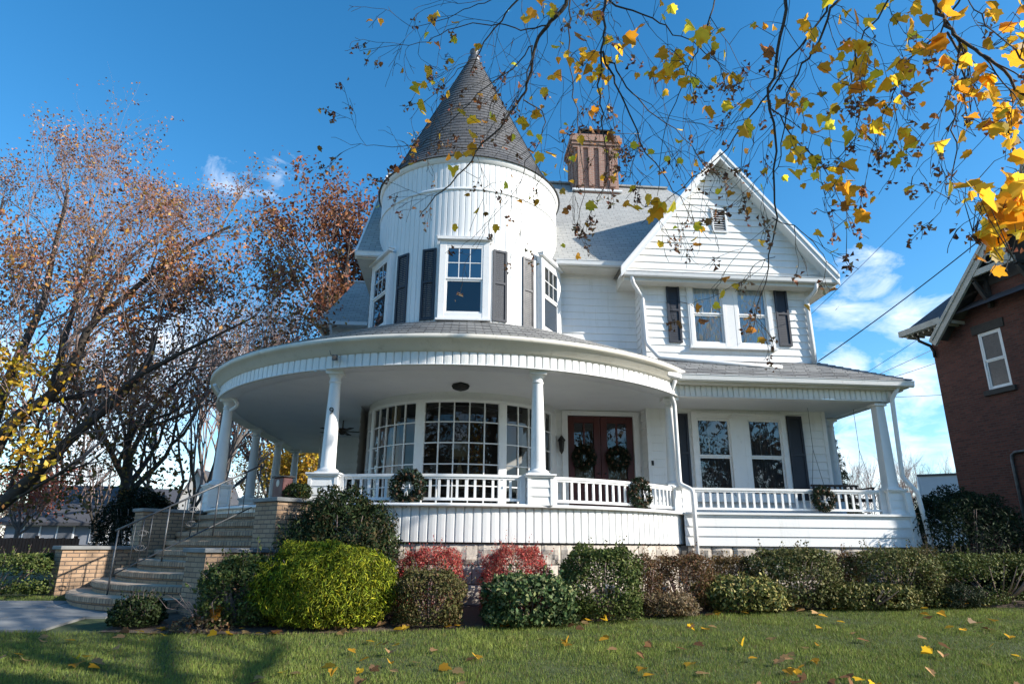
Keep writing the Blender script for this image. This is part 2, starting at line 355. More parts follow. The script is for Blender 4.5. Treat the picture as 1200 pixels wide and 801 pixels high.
mb = MB()                                            # bluestone flags of the walk
wx = [-16, -14.2, -12.6, -11.0, -9.4, -8.1, -6.9, -5.75]
for i, (x0, x1) in enumerate(zip(wx, wx[1:])):
    for j, (y0, y1) in enumerate(((10.45, 11.6), (11.6, 12.55), (12.55, 13.45))):
        d = .012; xs0 = x0+(.3 if j == 1 else 0)
        z = gz((y0+y1)/2)+.03+.006*((i*3+j*5) % 4)/4
        sl_ = .05*(y1-y0)/2
        a, b, c, e = (xs0+d, y0+d, z-sl_), (x1+(.3 if j == 1 else 0)-d, y0+d, z-sl_), (x1+(.3 if j == 1 else 0)-d, y1-d, z+sl_), (xs0+d, y1-d, z+sl_)
        mb.face([a, b, c, e]); mb.face([(a[0], a[1], a[2]-.06), (b[0], b[1], b[2]-.06), b, a])
        mb.face([(b[0], b[1], b[2]-.06), (c[0], c[1], c[2]-.06), c, b])
struct(obj('path', mb, M['bluestone']))

# ================================================================ the house
CX, CY = .1, 18.93
house = thing('victorian_house', 'white turreted house with a curved wrap-around porch and a slate cone roof', 'house', (3, 18, gz(18)))
def ring(r, a, z): return Vector((CX+r*sin(a), CY-r*cos(a), z))
TX, TY = .1, 17.25                       # the turret stands a little in front of the porch's own centre
def tring(r, a, z): return Vector((TX+r*sin(a), TY-r*cos(a), z))
def arcstrip(mb, segs, a0, a1, prof, mi=0, smooth=True): mb.lathe(prof, (CX, CY, 0), segs, a0, a1, mi, smooth)

def lap(mb, O, r, n, xf, z0, z1, h=.2, holes=(), dep=.024, mi=0):
    """lap siding: O at z = 0, r along the wall, n outwards, xf(z) -> (left, right); holes (x0, x1, z0, z1)"""
    O = Vector(O); r = Vector(r); n = Vector(n); z = z0; up = Vector((0, 0, 1))
    while z < z1-1e-4:
        t = min(z+h, z1); br = sorted({z, t, *[q for H in holes for q in H[2:] if z < q < t]})
        for a, b in zip(br, br[1:]):
            m = (a+b)/2; la, ra = xf(a); lb, rb = xf(b); cut = sorted((H[0], H[1]) for H in holes if H[2] <= m <= H[3])
            spans = []; xl = la
            for c0, c1 in cut: spans.append((xl, c0)); xl = c1
            spans.append((xl, ra))
            for i, (s0, s1) in enumerate(spans):
                if s1-s0 < 1e-4: continue
                t0 = lb if i == 0 else s0; t1 = rb if i == len(spans)-1 else s1
                da, db = dep*(1-(a-z)/h), dep*(1-(b-z)/h)
                mb.face([O+r*s0+n*da+up*a, O+r*s1+n*da+up*a, O+r*t1+n*db+up*b, O+r*t0+n*db+up*b], mi=mi)
                if a == z: mb.face([O+r*s0+up*a, O+r*s1+up*a, O+r*s1+n*da+up*a, O+r*s0+n*da+up*a], mi=mi)
        z = t
def boards(mb, r, a0, a1, z0, z1, w=.165, gap=.014, dep=.020, ring=ring):
    """vertical boards with grooves round the turret centre"""
    k = max(1, round((a1-a0)*r/w)); da = (a1-a0)/k; g = gap/r
    for i in range(k):
        A = a0+da*i; seq = [(A, r-dep), (A+g, r), (A+da*.5, r+.003), (A+da-g, r), (A+da, r-dep)]
        for (p, rp), (q, rq) in zip(seq, seq[1:]):
            mb.face([ring(rp, p, z0), ring(rq, q, z0), ring(rq, q, z1), ring(rp, p, z1)])
def vboards(mb, O, r, n, x0, x1, z0, z1, w=.15, gap=.012, dep=.012):
    O = Vector(O); r = Vector(r); n = Vector(n); up = Vector((0, 0, 1)); k = max(1, round((x1-x0)/w)); d = (x1-x0)/k
    for i in range(k):
        A = x0+d*i; seq = [(A, -dep), (A+gap, 0), (A+d-gap, 0), (A+d, -dep)]
        for (p, e), (q, f) in zip(seq, seq[1:]):
            mb.face([O+r*p+n*e+up*z0, O+r*q+n*f+up*z0, O+r*q+n*f+up*z1, O+r*p+n*e+up*z1])

# ---- windows and shutters
def window(O, r, n, w, h, parent=house, casing=.11, rows=2, cols=3, head=True, sill=True, glass_u='glass', glass_l='glass', screen=True, curtain=False, turret=False, depth=.0, label=None, back=True, grille_low=False):
    """double-hung window. O = middle of the bottom edge of the opening on the wall face"""
    O = Vector(O); r = Vector(r).normalized(); n = Vector(n).normalized(); up = Vector((0, 0, 1))
    B = lambda mb, x, z, d, sx, sz, sd: mb.box(O+r*x+up*z+n*d, (sx, sd, sz), r, -n, up)
    fr = MB(); cz = casing; pr = .06
    B(fr, -w/2-cz/2, h/2, pr/2+.02, cz, h+cz*2, pr); B(fr, w/2+cz/2, h/2, pr/2+.02, cz, h+cz*2, pr)
    B(fr, 0, h+cz/2, pr/2+.018, w, cz-.004, pr-.006); B(fr, 0, -cz/2, pr/2+.018, w, cz-.004, pr-.006)
    if turret:                                                  # deep box that meets the curved wall
        for x in (-w/2-cz/2, w/2+cz/2): B(fr, x*1.0, h/2, -.1, cz-.01, h+cz*2-.01, .24)
    wn = obj('window', fr, M['trim'], parent, .006, label)
    if head:
        m = MB(); B(m, 0, h+cz+.03, .085, w+cz*2+.14, .06, .15); B(m, 0, h+cz+.072, .075, w+cz*2+.18, .022, .17); obj('window_head', m, M['trim'], wn, .006)
    if sill:
        m = MB(); B(m, 0, -cz-.025, .085, w+cz*2+.08, .05, .15); obj('sill', m, M['trim'], wn, .006)
    dp = .055+depth
    for nm, z0, z1, off, g in (('upper_sash', h*.5, h, dp, glass_u), ('lower_sash', 0, h*.5, dp-.022, glass_l)):
        m = MB(); t = .045; H = z1-z0
        B(m, -w/2+t/2, (z0+z1)/2, off, t, H, .035); B(m, w/2-t/2, (z0+z1)/2, off, t, H, .035)
        B(m, 0, z1-t/2, off, w-2*t, t, .033); B(m, 0, z0+t/2, off, w-2*t, t, .033)
        s = obj(nm, m, M['trim'], wn, .004)
        m = MB(); e = off-.006
        tl = [random.uniform(-.006, .006) for _ in range(4)]
        m.face([O+r*(x)+up*z+n*(e+q) for (x, z), q in zip(((-w/2+t, z0+t), (w/2-t, z0+t), (w/2-t, z1-t), (-w/2+t, z1-t)), tl)])
        obj('pane', m, M[g], wn)
        if nm == 'upper_sash' and rows:
            m = MB(); ww, hh = w-2*t, H-2*t
            gw = .02 if turret else .011
            for i in range(1, cols): B(m, -ww/2+ww*i/cols, (z0+z1)/2, off+(.004 if turret else -.012), gw, hh, .010)
            for i in range(1, rows): B(m, 0, z0+t+hh*i/rows, off+(.004 if turret else -.012), ww, gw-.001, .008)
            obj('grille', m, M['trim' if turret else 'cream'], wn)
        if nm == 'lower_sash' and screen:
            m = MB(); m.face([O+r*x+up*z+n*(off-.016) for x, z in ((-w/2+t, z0+t), (w/2-t, z0+t), (w/2-t, z1-t), (-w/2+t, z1-t))]); obj('screen', m, M['screen'], wn)
    if curtain:
        m = MB(); N = 56; d0 = -.05
        xs = [-w/2+.02+(w-.04)*i/N for i in range(N+1)]; fz = [d0+.02*sin(i*1.35)+.012*sin(i*.53+1) for i in range(N+1)]
        for i in range(N): m.face([O+r*xs[i]+n*fz[i], O+r*xs[i+1]+n*fz[i+1], O+r*xs[i+1]+n*fz[i+1]+up*h, O+r*xs[i]+n*fz[i]+up*h], smooth=True)
        obj('curtain', m, M['curtain' if curtain is True else 'dim_curtain'], wn)
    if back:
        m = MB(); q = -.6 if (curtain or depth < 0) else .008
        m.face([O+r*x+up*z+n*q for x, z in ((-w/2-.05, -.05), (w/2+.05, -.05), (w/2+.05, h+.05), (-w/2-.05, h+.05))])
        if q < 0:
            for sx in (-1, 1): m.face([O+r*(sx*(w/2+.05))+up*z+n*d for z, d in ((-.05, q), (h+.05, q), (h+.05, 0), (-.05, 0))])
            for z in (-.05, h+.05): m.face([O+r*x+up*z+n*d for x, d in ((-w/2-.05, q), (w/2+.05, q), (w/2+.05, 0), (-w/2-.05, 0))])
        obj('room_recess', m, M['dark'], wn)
    return wn
def shutter(O, r, n, w, h, parent=house, label=None, mat=None):
    O = Vector(O); r = Vector(r).normalized(); n = Vector(n).normalized(); up = Vector((0, 0, 1)); m = MB(); t = .055
    B = lambda x, z, sx, sz, d, sd: m.box(O+r*x+up*z+n*d, (sx, sd, sz), r, -n, up)
    B(-w/2+t/2, h/2, t, h, .025, .04); B(w/2-t/2, h/2, t, h, .025, .04)
    for z in (t/2, h*.53, h-t/2): B(0, z, w-2*t, t, .025, .038)
    k = int(h/.052)
    for i in range(k):
        z = t+(h-2*t)*(i+.5)/k
        a = (n*.5+up*.85).normalized()*.024
        c = O+up*z+n*.02
        m.face([c-r*(w/2-t)-a*1+n*.016, c+r*(w/2-t)-a+n*.016, c+r*(w/2-t)+a-n*.012, c-r*(w/2-t)+a-n*.012])
    m.face([O+r*x+up*z+n*.004 for x, z in ((-w/2+.01, .01), (w/2-.01, .01), (w/2-.01, h-.01), (-w/2+.01, h-.01))])
    return obj('shutter', m, mat or M['shutter'], parent, 0, label)

# ---- turret
RT = 2.52; TC = (TX, TY, 0)
mb = MB(); boards(mb, RT, R(-150), R(110), 4.6, 8.56, .15, ring=tring); obj('turret_wall', mb, M['siding'], house)
mb = MB(); boards(mb, RT-.002, R(-150), R(110), 8.62, 9.40, .15, ring=tring); obj('turret_frieze', mb, M['siding'], house)
mb = MB(); mb.lathe([(RT-.02, 8.55), (RT+.02, 8.555), (RT+.028, 8.59), (RT+.02, 8.625), (RT-.02, 8.63)], TC, 96); obj('turret_belt', mb, M['trim'], house)
mb = MB(); mb.lathe([(RT-.02, 9.355), (RT+.022, 9.36), (RT+.03, 9.40), (RT+.05, 9.415), (RT+.07, 9.47), (RT+.07, 9.53), (RT-.1, 9.53)], TC, 96); obj('turret_cornice', mb, M['trim'], house)
mb = MB(); prof = []; Rb, zb, zt = RT+.11, 9.50, 14.92; Nn = 40
for i in range(Nn):
    t0, t1 = i/Nn, (i+1)/Nn; fl = lambda t: (Rb-.17)*(1-t)+.14*max(0, 1-t*7)**2+.03
    prof += [(fl(t0)+.016, zb+(zt-zb)*t0), (fl(t1)+.002, zb+(zt-zb)*t1)]
mb.lathe([(RT-.1, zb)]+prof, TC, 96, smooth=False); obj('turret_roof', mb, M['slate'], house)
mb = MB(); mb.lathe([(.0, 14.5), (.21, 14.5), (.19, 14.72), (.13, 14.78), (.12, 14.9), (.15, 14.95), (.13, 15.02), (.06, 15.08), (0, 15.1)], TC, 20); obj('finial', mb, M['rail_grey'], house)
def on_turret(a, z, d=0.): return tring(RT+d, a, z), Vector((cos(a), sin(a), 0)), Vector((sin(a), -cos(a), 0))
for a, wd, sh, lb in ((R(-2.2), .90, (-1, 1), 'upper turret window facing the lawn'), (R(58), .90, (-1,), 'upper turret window on the sunny side'), (R(-61.5), .90, (1,), 'upper turret window on the shaded side')):
    O, r_, n_ = on_turret(a, 5.23); window(O+n_*.0, r_, n_, wd, 1.72, casing=.16, glass_u='glass_sky', label=lb, turret=True)
    for s in sh:
        aa = a+s*R(20.2 if len(sh) == 2 else 21.2); O, r_, n_ = on_turret(aa, 5.10); shutter(O-n_*.01, r_, n_, .37, 1.86)

# ---- ground-floor bay under the turret
RB = 2.43
mb = MB(); boards(mb, RB+.01, R(-115), R(85), .6, .80, .165, ring=tring); mb.lathe([(RB-.05, 3.11), (RB+.04, 3.11), (RB+.04, 3.20), (RB+.02, 3.21), (RB+.02, 3.345)], TC, 64, R(-115), R(85))
obj('bay_wall', mb, M['trim'], house)
mb = MB(); mb.lathe([(RB-.05, .74), (RB+.06, .74), (RB+.06, .80), (RB-.05, .80)], TC, 64, R(-115), R(85)); obj('bay_sill', mb, M['trim'], house, label='curved sill under the bay windows')
def bay_panel(a0, a1):
    mb = MB(); Rr = RB+.045; k = max(2, int((a1-a0)/R(4)))
    for i in range(k):
        p, q = a0+(a1-a0)*i/k, a0+(a1-a0)*(i+1)/k
        mb.face([tring(Rr, p, .78), tring(Rr, q, .78), tring(Rr, q, 3.14), tring(Rr, p, 3.14)])
    for p, e in ((a0, 1), (a1, -1)):
        f = [tring(Rr, p, .78), tring(Rr, p, 3.14), tring(RB-.06, p, 3.14), tring(RB-.06, p, .78)]
        mb.face(f if e > 0 else f[::-1])
    obj('bay_mullion', mb, M['trim'], house)
groups = [(R(-101), R(-66.5), 5), (R(-62.5), R(-26.6), 5), (R(-21.6), R(19.3), 5), (R(23.5), R(62), 5)]
for p, q in ((R(-115), R(-101)), (R(-66.5), R(-62.5)), (R(-26.6), R(-21.6)), (R(19.3), R(23.5)), (R(62), R(85))): bay_panel(p, q)
for a0, a1, k in groups:
    g = MB(); ga = MB()
    zs = [.78, 1.23, 1.705, 2.18, 2.655, 3.12]
    for i in range(k+1):
        a = a0+(a1-a0)*i/k; O = tring(RB+.012, a, 1.95); g.box(O, (.026, .05, 2.34), Vector((cos(a), sin(a), 0)), Vector((sin(a), -cos(a), 0)))
    for z in zs:
        for i in range(k):
            p, q = a0+(a1-a0)*i/k, a0+(a1-a0)*(i+1)/k; g.bar(tring(RB+.010, p, z), tring(RB+.010, q, z), .04, .024)
    wn = obj('bay_window', g, M['trim'], house)
    for i in range(k):
        p, q = a0+(a1-a0)*i/k, a0+(a1-a0)*(i+1)/k
        for z0, z1 in zip(zs, zs[1:]):
            t = [random.uniform(-.004, .004) for _ in range(4)]
            ga.face([tring(RB+t[0], p, z0), tring(RB+t[1], q, z0), tring(RB+t[2], q, z1), tring(RB+t[3], p, z1)])
    obj('pane', ga, M['glass_bay'], wn)
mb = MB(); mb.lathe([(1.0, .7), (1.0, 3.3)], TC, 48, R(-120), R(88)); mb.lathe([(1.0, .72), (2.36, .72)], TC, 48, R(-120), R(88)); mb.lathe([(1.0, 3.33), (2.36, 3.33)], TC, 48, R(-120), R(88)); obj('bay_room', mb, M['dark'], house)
for a0, a1 in ((R(-49), R(-41.5)), (R(-97), R(-90))):
    mb = MB(); N = 18
    for i in range(N):
        p, q = a0+(a1-a0)*i/N, a0+(a1-a0)*(i+1)/N; rp, rq = RB-.16+.03*sin(i*1.4), RB-.16+.03*sin((i+1)*1.4)
        mb.face([tring(rp, p, .8), tring(rq, q, .8), tring(rq, q, 3.2), tring(rp, p, 3.2)], smooth=True)
    obj('drape', mb, M['drape'] if a0 > R(-60) else M['curtain'], house)
mb = MB(); c = tring(RB-.5, R(-2), 0); mb.lathe([(.0, 1.2), (.16, 1.22), (.05, 1.3), (.10, 1.5), (.03, 1.75), (.03, 1.95)], c, 14); mb.lathe([(.24, 1.9), (.15, 2.25)], c, 18); mb.lathe([(.15, 2.25), (.0, 2.25)], c, 18)
obj('table_lamp', mb, M['drape'], house)

# ---- walls: recess with the front door, gabled wing, sides
YR, YW = 16.62, 16.15
W0, W1 = 4.74, 9.47
X = Vector((1, 0, 0)); NF = Vector((0, -1, 0))
mb = MB(); lap(mb, (0, YR, 0), X, NF, lambda z: (1.6, W0), .66, 7.2, .2, holes=((2.72, 4.56, .66, 3.26),)); obj('recess_wall', mb, M['siding'], house)
UPW = [(6.03+.065, 6.99), (7.36, 8.26)]
upz = (5.14, 6.80); loz = (1.2, 3.14)
win_x = [(6.16, 6.98), (7.40, 8.22)]; low_x = [(6.02, 6.88), (7.36, 8.24)]
holes = [(a-.01, b+.01, upz[0]-.01, upz[1]-.04+.01) for a, b in win_x]+[(a-.01, b+.01, loz[0]-.01, loz[1]+.01-.04) for a, b in low_x]
mb = MB(); lap(mb, (0, YW, 0), X, NF, lambda z: (W0+.09, W1-.09), .66, 6.9, .2, holes=holes); obj('wing_wall', mb, M['siding'], house)
for x in (W0, W1):
    mb = MB(); mb.bx(x-.09 if x > 6 else x-.012, x+.012 if x > 6 else x+.09, YW-.03, YW+.06, .66, 6.9)
    obj('corner_board', mb, M['trim'], house, .004)
mb = MB(); lap(mb, (W0, 0, 0), Vector((0, -1, 0)), Vector((-1, 0, 0)), lambda z: (-YR, -YW-.06), .66, 6.9, .2)
lap(mb, (W1, 0, 0), Vector((0, 1, 0)), X, lambda z: (YW+.06, 26), -.9, 6.9, .2)
obj('wing_side_wall', mb, M['siding'], house)
mb = MB(); lap(mb, (-2.5, 0, 0), Vector((0, -1, 0)), Vector((-1, 0, 0)), lambda z: (-26, -16.7), -.9, 7.2, .2); lap(mb, (0, 16.7, 0), X, NF, lambda z: (-2.5, -1.8), 4.6, 7.2, .2); mb.bx(-2.46, W1-.05, 25.9, 26, -.9, 7.3); obj('side_wall', mb, M['siding'], house)
# rear ell on the left
mb = MB(); lap(mb, (0, 22, 0), X, NF, lambda z: (-4.55, -2.6), -.9, 7.2, .2); lap(mb, (-4.55, 0, 0), Vector((0, -1, 0)), Vector((-1, 0, 0)), lambda z: (-26, -22), -.9, 7.2, .2); obj('ell_wall', mb, M['siding'], house)
window((-3.62, 21.98, 1.05), X, NF, 1.05, 1.05, rows=0, head=False, screen=True, label='dark window at the back of the porch')
mb = MB()
e0, e1, ez, rz_ = -4.95, -2.4, 7.2, 9.75
A, B_, C_, D_ = Vector((e0, 21.6, ez)), Vector((e1, 21.6, ez)), Vector((e1, 24.2, rz_)), Vector((e0+.72, 24.2, rz_))
mb.face([A, B_, C_, D_]); mb.face([Vector((e0, 26.8, ez)), A, D_]); mb.face([Vector((e1, 26.8, ez)), Vector((e0, 26.8, ez)), D_, C_]); obj('ell_roof', mb, M['shingle'], house)
mb = MB(); mb.bx(e0, e1, 21.5, 21.6, ez-.1, ez+.02); mb.bx(e0-.08, e0, 21.5, 26.8, ez-.1, ez+.02); mb.bx(e0+.01, e1, 21.61, 22.02, ez-.06, ez-.03); mb.bar((e0+.65, 24.2, rz_+.02), (e1, 24.2, rz_+.02), .1, .04); obj('ell_gutter', mb, M['gutter'], house)
mb = MB(); mb.tube([(-4.5, 21.55, 7.1), (-4.48, 21.8, 6.8), (-4.48, 21.93, 6.6), (-4.48, 21.93, 3.9)], .045); obj('downspout', mb, M['gutter'], house)

for (a, b), (z0, z1), cur in [(win_x[0], upz, 1), (win_x[1], upz, 1), (low_x[0], loz, 0), (low_x[1], loz, 0)]:
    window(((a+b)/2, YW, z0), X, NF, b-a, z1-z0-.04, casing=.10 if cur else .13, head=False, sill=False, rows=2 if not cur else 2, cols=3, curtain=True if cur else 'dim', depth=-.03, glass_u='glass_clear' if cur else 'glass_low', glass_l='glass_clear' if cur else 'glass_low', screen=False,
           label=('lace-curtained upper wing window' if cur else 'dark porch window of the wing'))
for xs_, (z0, z1) in ((win_x, upz), (low_x, loz)):
    mb = MB(); x0, x1 = xs_[0][0]-.13, xs_[1][1]+.13
    mb.bx(x0, x1, YW-.10, YW-.02, z1+.065, z1+.125); mb.bx(x0-.03, x1+.03, YW-.13, YW-.02, z0-.17, z0-.11); mb.bx(xs_[0][1]+.10, xs_[1][0]-.10, YW-.075, YW-.01, z0-.1, z1+.06)
    mb.bx(x0-.005, x0+.03, YW-.072, YW-.012, z0-.12, z1+.07); mb.bx(x1-.03, x1+.005, YW-.072, YW-.012, z0-.12, z1+.07); obj('window_casing', mb, M['trim'], house, .005)
for x, z, w_, h_ in ((5.64, 5.12, .36, 1.72), (8.66, 5.12, .36, 1.72), (8.62, 1.1, .40, 2.12), (5.62, 1.1, .36, 2.12)): shutter((x, YW-.02, z), X, NF, w_, h_)

# ---- front door
mb = MB(); dx0, dx1, dz0, dz1 = 2.78, 4.50, .74, 3.20
mb.bx(dx0-.15, dx0, YR-.07, YR+.02, dz0, dz1+.12); mb.bx(dx1, dx1+.15, YR-.07, YR+.02, dz0, dz1+.12); mb.bx(dx0, dx1, YR-.07, YR+.02, dz1+.005, dz1+.117); 
obj('door_casing', mb, M['trim'], house, .006)
for k in (0, 1):
    x0 = dx0+k*(dx1-dx0)/2+.006; x1 = x0+(dx1-dx0)/2-.012; y = YR-.01
    m = MB(); st = .17
    m.bx(x0, x0+st, y, y+.05, dz0, dz1-.01); m.bx(x1-st, x1, y, y+.05, dz0, dz1-.01)
    for z0, z1 in ((dz0, dz0+.25), (dz0+.72, dz0+.85), (2.28, 2.36), (3.02, dz1-.01)): m.bx(x0+st, x1-st, y+.002, y+.048, z0, z1)
    m.bx((x0+x1)/2-.025, (x0+x1)/2+.025, y+.004, y+.046, 2.36, 3.02)
    m.bx(x0+st, x1-st, y+.02, y+.04, dz0+.25, dz0+.72)
    d = obj('door', m, M['door'], house, .008)
    m = MB(); m.face([(x0+st, y+.03, dz0+.85), (x1-st, y+.03, dz0+.85), (x1-st, y+.03, 3.02), (x0+st, y+.03, 3.02)]); obj('glass', m, M['glass'], d)
    m = MB(); N = 20
    for i in range(N):
        q = lambda t: (x0+st+(x1-x0-2*st)*t, y+.09+.012*sin(t*40))
        (a, e), (b, f) = q(i/N), q((i+1)/N); m.face([(a, e, dz0+.85), (b, f, dz0+.85), (b, f, 2.3), (a, e, 2.3)], smooth=True)
    obj('curtain', m, M['drape'], d)
    m = MB(); hx = x1-.08 if k == 0 else x0+.08; m.tube([(hx, y-.01, 1.72), (hx, y-.06, 1.72)], .014, 8); m.lathe([(0, -.03), (.03, -.015), (.032, .01), (0, .03)], (hx, y-.075, 1.72), 12); obj('handle', m, M['metal_dark'], d)
    m = MB(); m.bx(x0, x1, y+.3, y+.32, dz0, dz1); obj('hall_dark_sheet', m, M['dark'], d)  # near-black sheet painted as the darkness of the hall behind the glass
m = MB(); p = Vector((2.60, YR-.14, 2.42))
m.lathe([(0, .25), (.03, .22), (.1, .13), (.11, .1)], p, 6, smooth=False); m.lathe([(.085, .1), (.06, -.14)], p, 6, smooth=False); m.lathe([(.065, -.14), (.03, -.2), (0, -.24)], p, 6, smooth=False); m.bar(p+Vector((0, 0, .16)), p+Vector((0, .14, .1)), .03); m.box(p+Vector((0, .125, .05)), (.09, .02, .22))
obj('wall_lantern', m, M['metal_dark'], house)
m = MB(); m.bx(4.80, 4.86, YW+.02-.5+.44, YW+.03, 1.9, 2.02); m.bx(4.62, 4.66, YR-.05, YR-.01, 1.78, 1.92); obj('doorbell', m, M['metal_dark'], house)

# ---- roofs of the main block and the wing
mb = MB(); ey, ez, ry, rz = 16.05, 7.33, 21., 12.62
hx0, hx1 = -2.84, 9.8
mb.face([(hx0, ey, ez), (hx1, ey, ez), (7.4, ry, rz), (hx0, ry, rz)]); mb.face([(hx1, ey, ez), (hx1, 26, ez), (7.4, ry, rz)]); mb.face([(hx1, 26, ez), (hx0, 26, ez), (hx0, ry, rz), (7.4, ry, rz)])
obj('main_roof', mb, M['shingle'], house)
mb = MB(); mb.bar((hx0, ry, rz+.02), (7.4, ry, rz+.02), .22, .06); obj('ridge_cap', mb, M['shingle'], house)
mb = MB()
def gutter(mb, a, b, out):
    """half-round gutter with a rolled lip along a-b"""
    a, b = Vector(a), Vector(b); out = Vector(out); d = (b-a).normalized(); pr = [(-.0, .06), (.0, -.05), (.05, -.075), (.10, -.045), (.115, .05), (.13, .065), (.12, .075), (.10, .06), (.085, -.03), (.05, -.05), (.012, -.03), (.012, .06)]
    for (o0, z0), (o1, z1) in zip(pr, pr[1:]): mb.face([a+out*o0+Vector((0, 0, z0)), b+out*o0+Vector((0, 0, z0)), b+out*o1+Vector((0, 0, z1)), a+out*o1+Vector((0, 0, z1))], smooth=False)
    for e in (a, b): mb.face([e+out*o+Vector((0, 0, z)) for o, z in pr[1:6]])
gutter(mb, (2.46, 16.1, 7.26), (4.4, 16.1, 7.26), NF); obj('main_gutter', mb, M['gutter'], house)
mb = MB(); gutter(mb, (-2.86, 16.1, 7.26), (-2.1, 16.1, 7.26), NF); obj('main_gutter', mb, M['gutter'], house)
mb = MB(); mb.bar((hx0-.02, 16.05, 7.22), (hx0-.02, ry, rz-.1), .05, .2); obj('rake_board', mb, M['trim'], house)
mb = MB(); mb.face([(-2.5, 26, 7.2), (-2.5, 16.7, 7.2), (-2.5, 21, 12.4)]); obj('end_gable_wall', mb, M['siding'], house)
mb = MB(); mb.bx(1.7, 4.72, 16.1, YR+.05, 7.16, 7.19); mb.bx(1.7, 4.72, 16.095, 16.12, 7.19, 7.34); mb.bx(-2.84, -2.05, 16.1, 16.75, 7.16, 7.2); mb.bx(-2.84, -2.5, 16.75, 26, 7.165, 7.2); obj('eave_soffit', mb, M['cream'], house)
GX, GZ, GH = 7.12, 10.62, 2.92; gl, gr, gb = GX-GH, GX+GH, 7.0
sl_ = (GZ-gb)/GH
mb = MB()
for s in (-1, 1):
    e = Vector((GX+s*(GH+.08), 0, gb-.08*sl_)); a = Vector((GX, 0, GZ)); th_ = Vector((0, 0, .13)); y0, y1 = 15.62, 21.5
    yb = lambda p: p+Vector((0, y1, 0)); yf = lambda p: p+Vector((0, y0, 0))
    f = [yf(e)+th_, yf(a)+th_, yb(a)+th_, yb(e)+th_]; mb.face(f if s < 0 else f[::-1])
obj('wing_roof', mb, M['shingle'], house)
mb = MB()
for s in (-1, 1):
    e = Vector((GX+s*(GH+.08), 0, gb-.08*sl_)); a = Vector((GX, 0, GZ))
    for (y0, y1, zlo, zhi) in ((15.60, 15.66, -.16, .125), (15.66, 15.98, -.10, -.06), (15.57, 15.60, .03, .13)):
        lo0, lo1 = e+Vector((0, 0, zlo)), a+Vector((0, 0, zlo)); hi0, hi1 = e+Vector((0, 0, zhi)), a+Vector((0, 0, zhi))
        q = lambda p, y: p+Vector((0, y, 0))
        F = [[q(lo0, y0), q(lo1, y0), q(hi1, y0), q(hi0, y0)], [q(lo0, y1), q(lo1, y1), q(lo1, y0), q(lo0, y0)], [q(hi0, y0), q(hi1, y0), q(hi1, y1), q(hi0, y1)], [q(lo0, y0), q(hi0, y0), q(hi0, y1), q(lo0, y1)]]
        for f in F: mb.face(f if s > 0 else f[::-1])
obj('rake_board', mb, M['trim'], house)
mb = MB(); lap(mb, (0, 15.95, 0), X, NF, lambda z: (GX-(GZ-z)/sl_+.02, GX+(GZ-z)/sl_-.02), 6.94, GZ-.03, .2, holes=((6.87, 7.23, 8.34, 9.02),)); obj('gable_wall', mb, M['siding'], house)
m = MB(); m.bx(6.83, 6.88, 15.90, 15.97, 8.3, 9.06); m.bx(7.22, 7.27, 15.90, 15.97, 8.3, 9.06); m.bx(6.88, 7.22, 15.902, 15.97, 9.01, 9.055); m.bx(6.88, 7.22, 15.902, 15.97, 8.305, 8.35)
for i in range(9):
    z = 8.38+.07*i; m.face([(6.88, 15.91, z), (7.22, 15.91, z), (7.22, 15.96, z+.05), (6.88, 15.96, z+.05)])
v = obj('gable_vent', m, M['trim'], house); m = MB(); m.bx(6.88, 7.22, 15.965, 15.97, 8.35, 9.01); obj('vent_shade_sheet', m, M['screen'], v)  # dark sheet that paints in the shade between the louvres
mb = MB(); gutter(mb, (4.22, 15.74, 6.86), (10.08, 15.74, 6.86), NF); obj('wing_gutter', mb, M['gutter'], house)
mb = MB(); mb.bx(4.22, 10.06, 15.742, 16.19, 6.70, 6.73); mb.bx(4.24, 10.04, 15.744, 15.78, 6.735, 6.96); mb.bx(4.24, 10.04, 15.78, 15.96, 6.93, 6.955); mb.bx(4.22, 4.25, 15.75, 21, 6.70, 7.0); mb.bx(10.03, 10.06, 15.75, 21, 6.70, 7.0); mb.bx(4.26, 4.72, 16.2, 21, 6.705, 6.73); mb.bx(9.48, 10.02, 16.2, 21, 6.705, 6.73); obj('wing_soffit', mb, M['cream'], house)

# ---- chimney
m = MB(); cx0, cx1, cy0, cy1 = 3.83, 5.42, 20.35, 21.5
m.bx(cx0, cx1, cy0, cy1, 11.2, 14.0)
for i in range(4):
    x = cx0+.12+i*(cx1-cx0-.24-.2)/3; m.bx(x, x+.2, cy0-.07, cy0+.02, 12.2, 13.75); 
for i in range(3):
    y = cy0+.1+i*.36; m.bx(cx0-.07, cx0+.02, y, y+.2, 12.2, 13.75)
ch = obj('chimney', m, M['brick_chim'], house)
m = MB()
for d_, z0, z1 in ((.06, 13.75, 13.86), (.11, 13.863, 13.98), (.16, 13.983, 14.16), (.1, 14.163, 14.3)): m.bx(cx0-d_, cx1+d_, cy0-d_, cy1+d_, z0, z1)
obj('chimney_crown', m, M['brick_chim'], ch, .008)
m = MB(); m.bx(cx0+.28, cx1-.2, cy0+.2, cy1-.2, 14.3, 14.62); m.bx(cx0+.2, cx1-.12, cy0+.12, cy1-.12, 14.62, 14.68); obj('chimney_cap', m, M['metal_dark'], ch)
m = MB(); m.tube([(cx1-.3, cy0+.15, 14.55), (cx1+.9, cy0, 14.5)], .012, 6); obj('aerial', m, M['rail_grey'], ch)
m = MB(); m.bx(cx0-.1, cx1+.1, cy0-.08, cy1, 12.0, 12.07); obj('flashing', m, M['gutter'], ch)

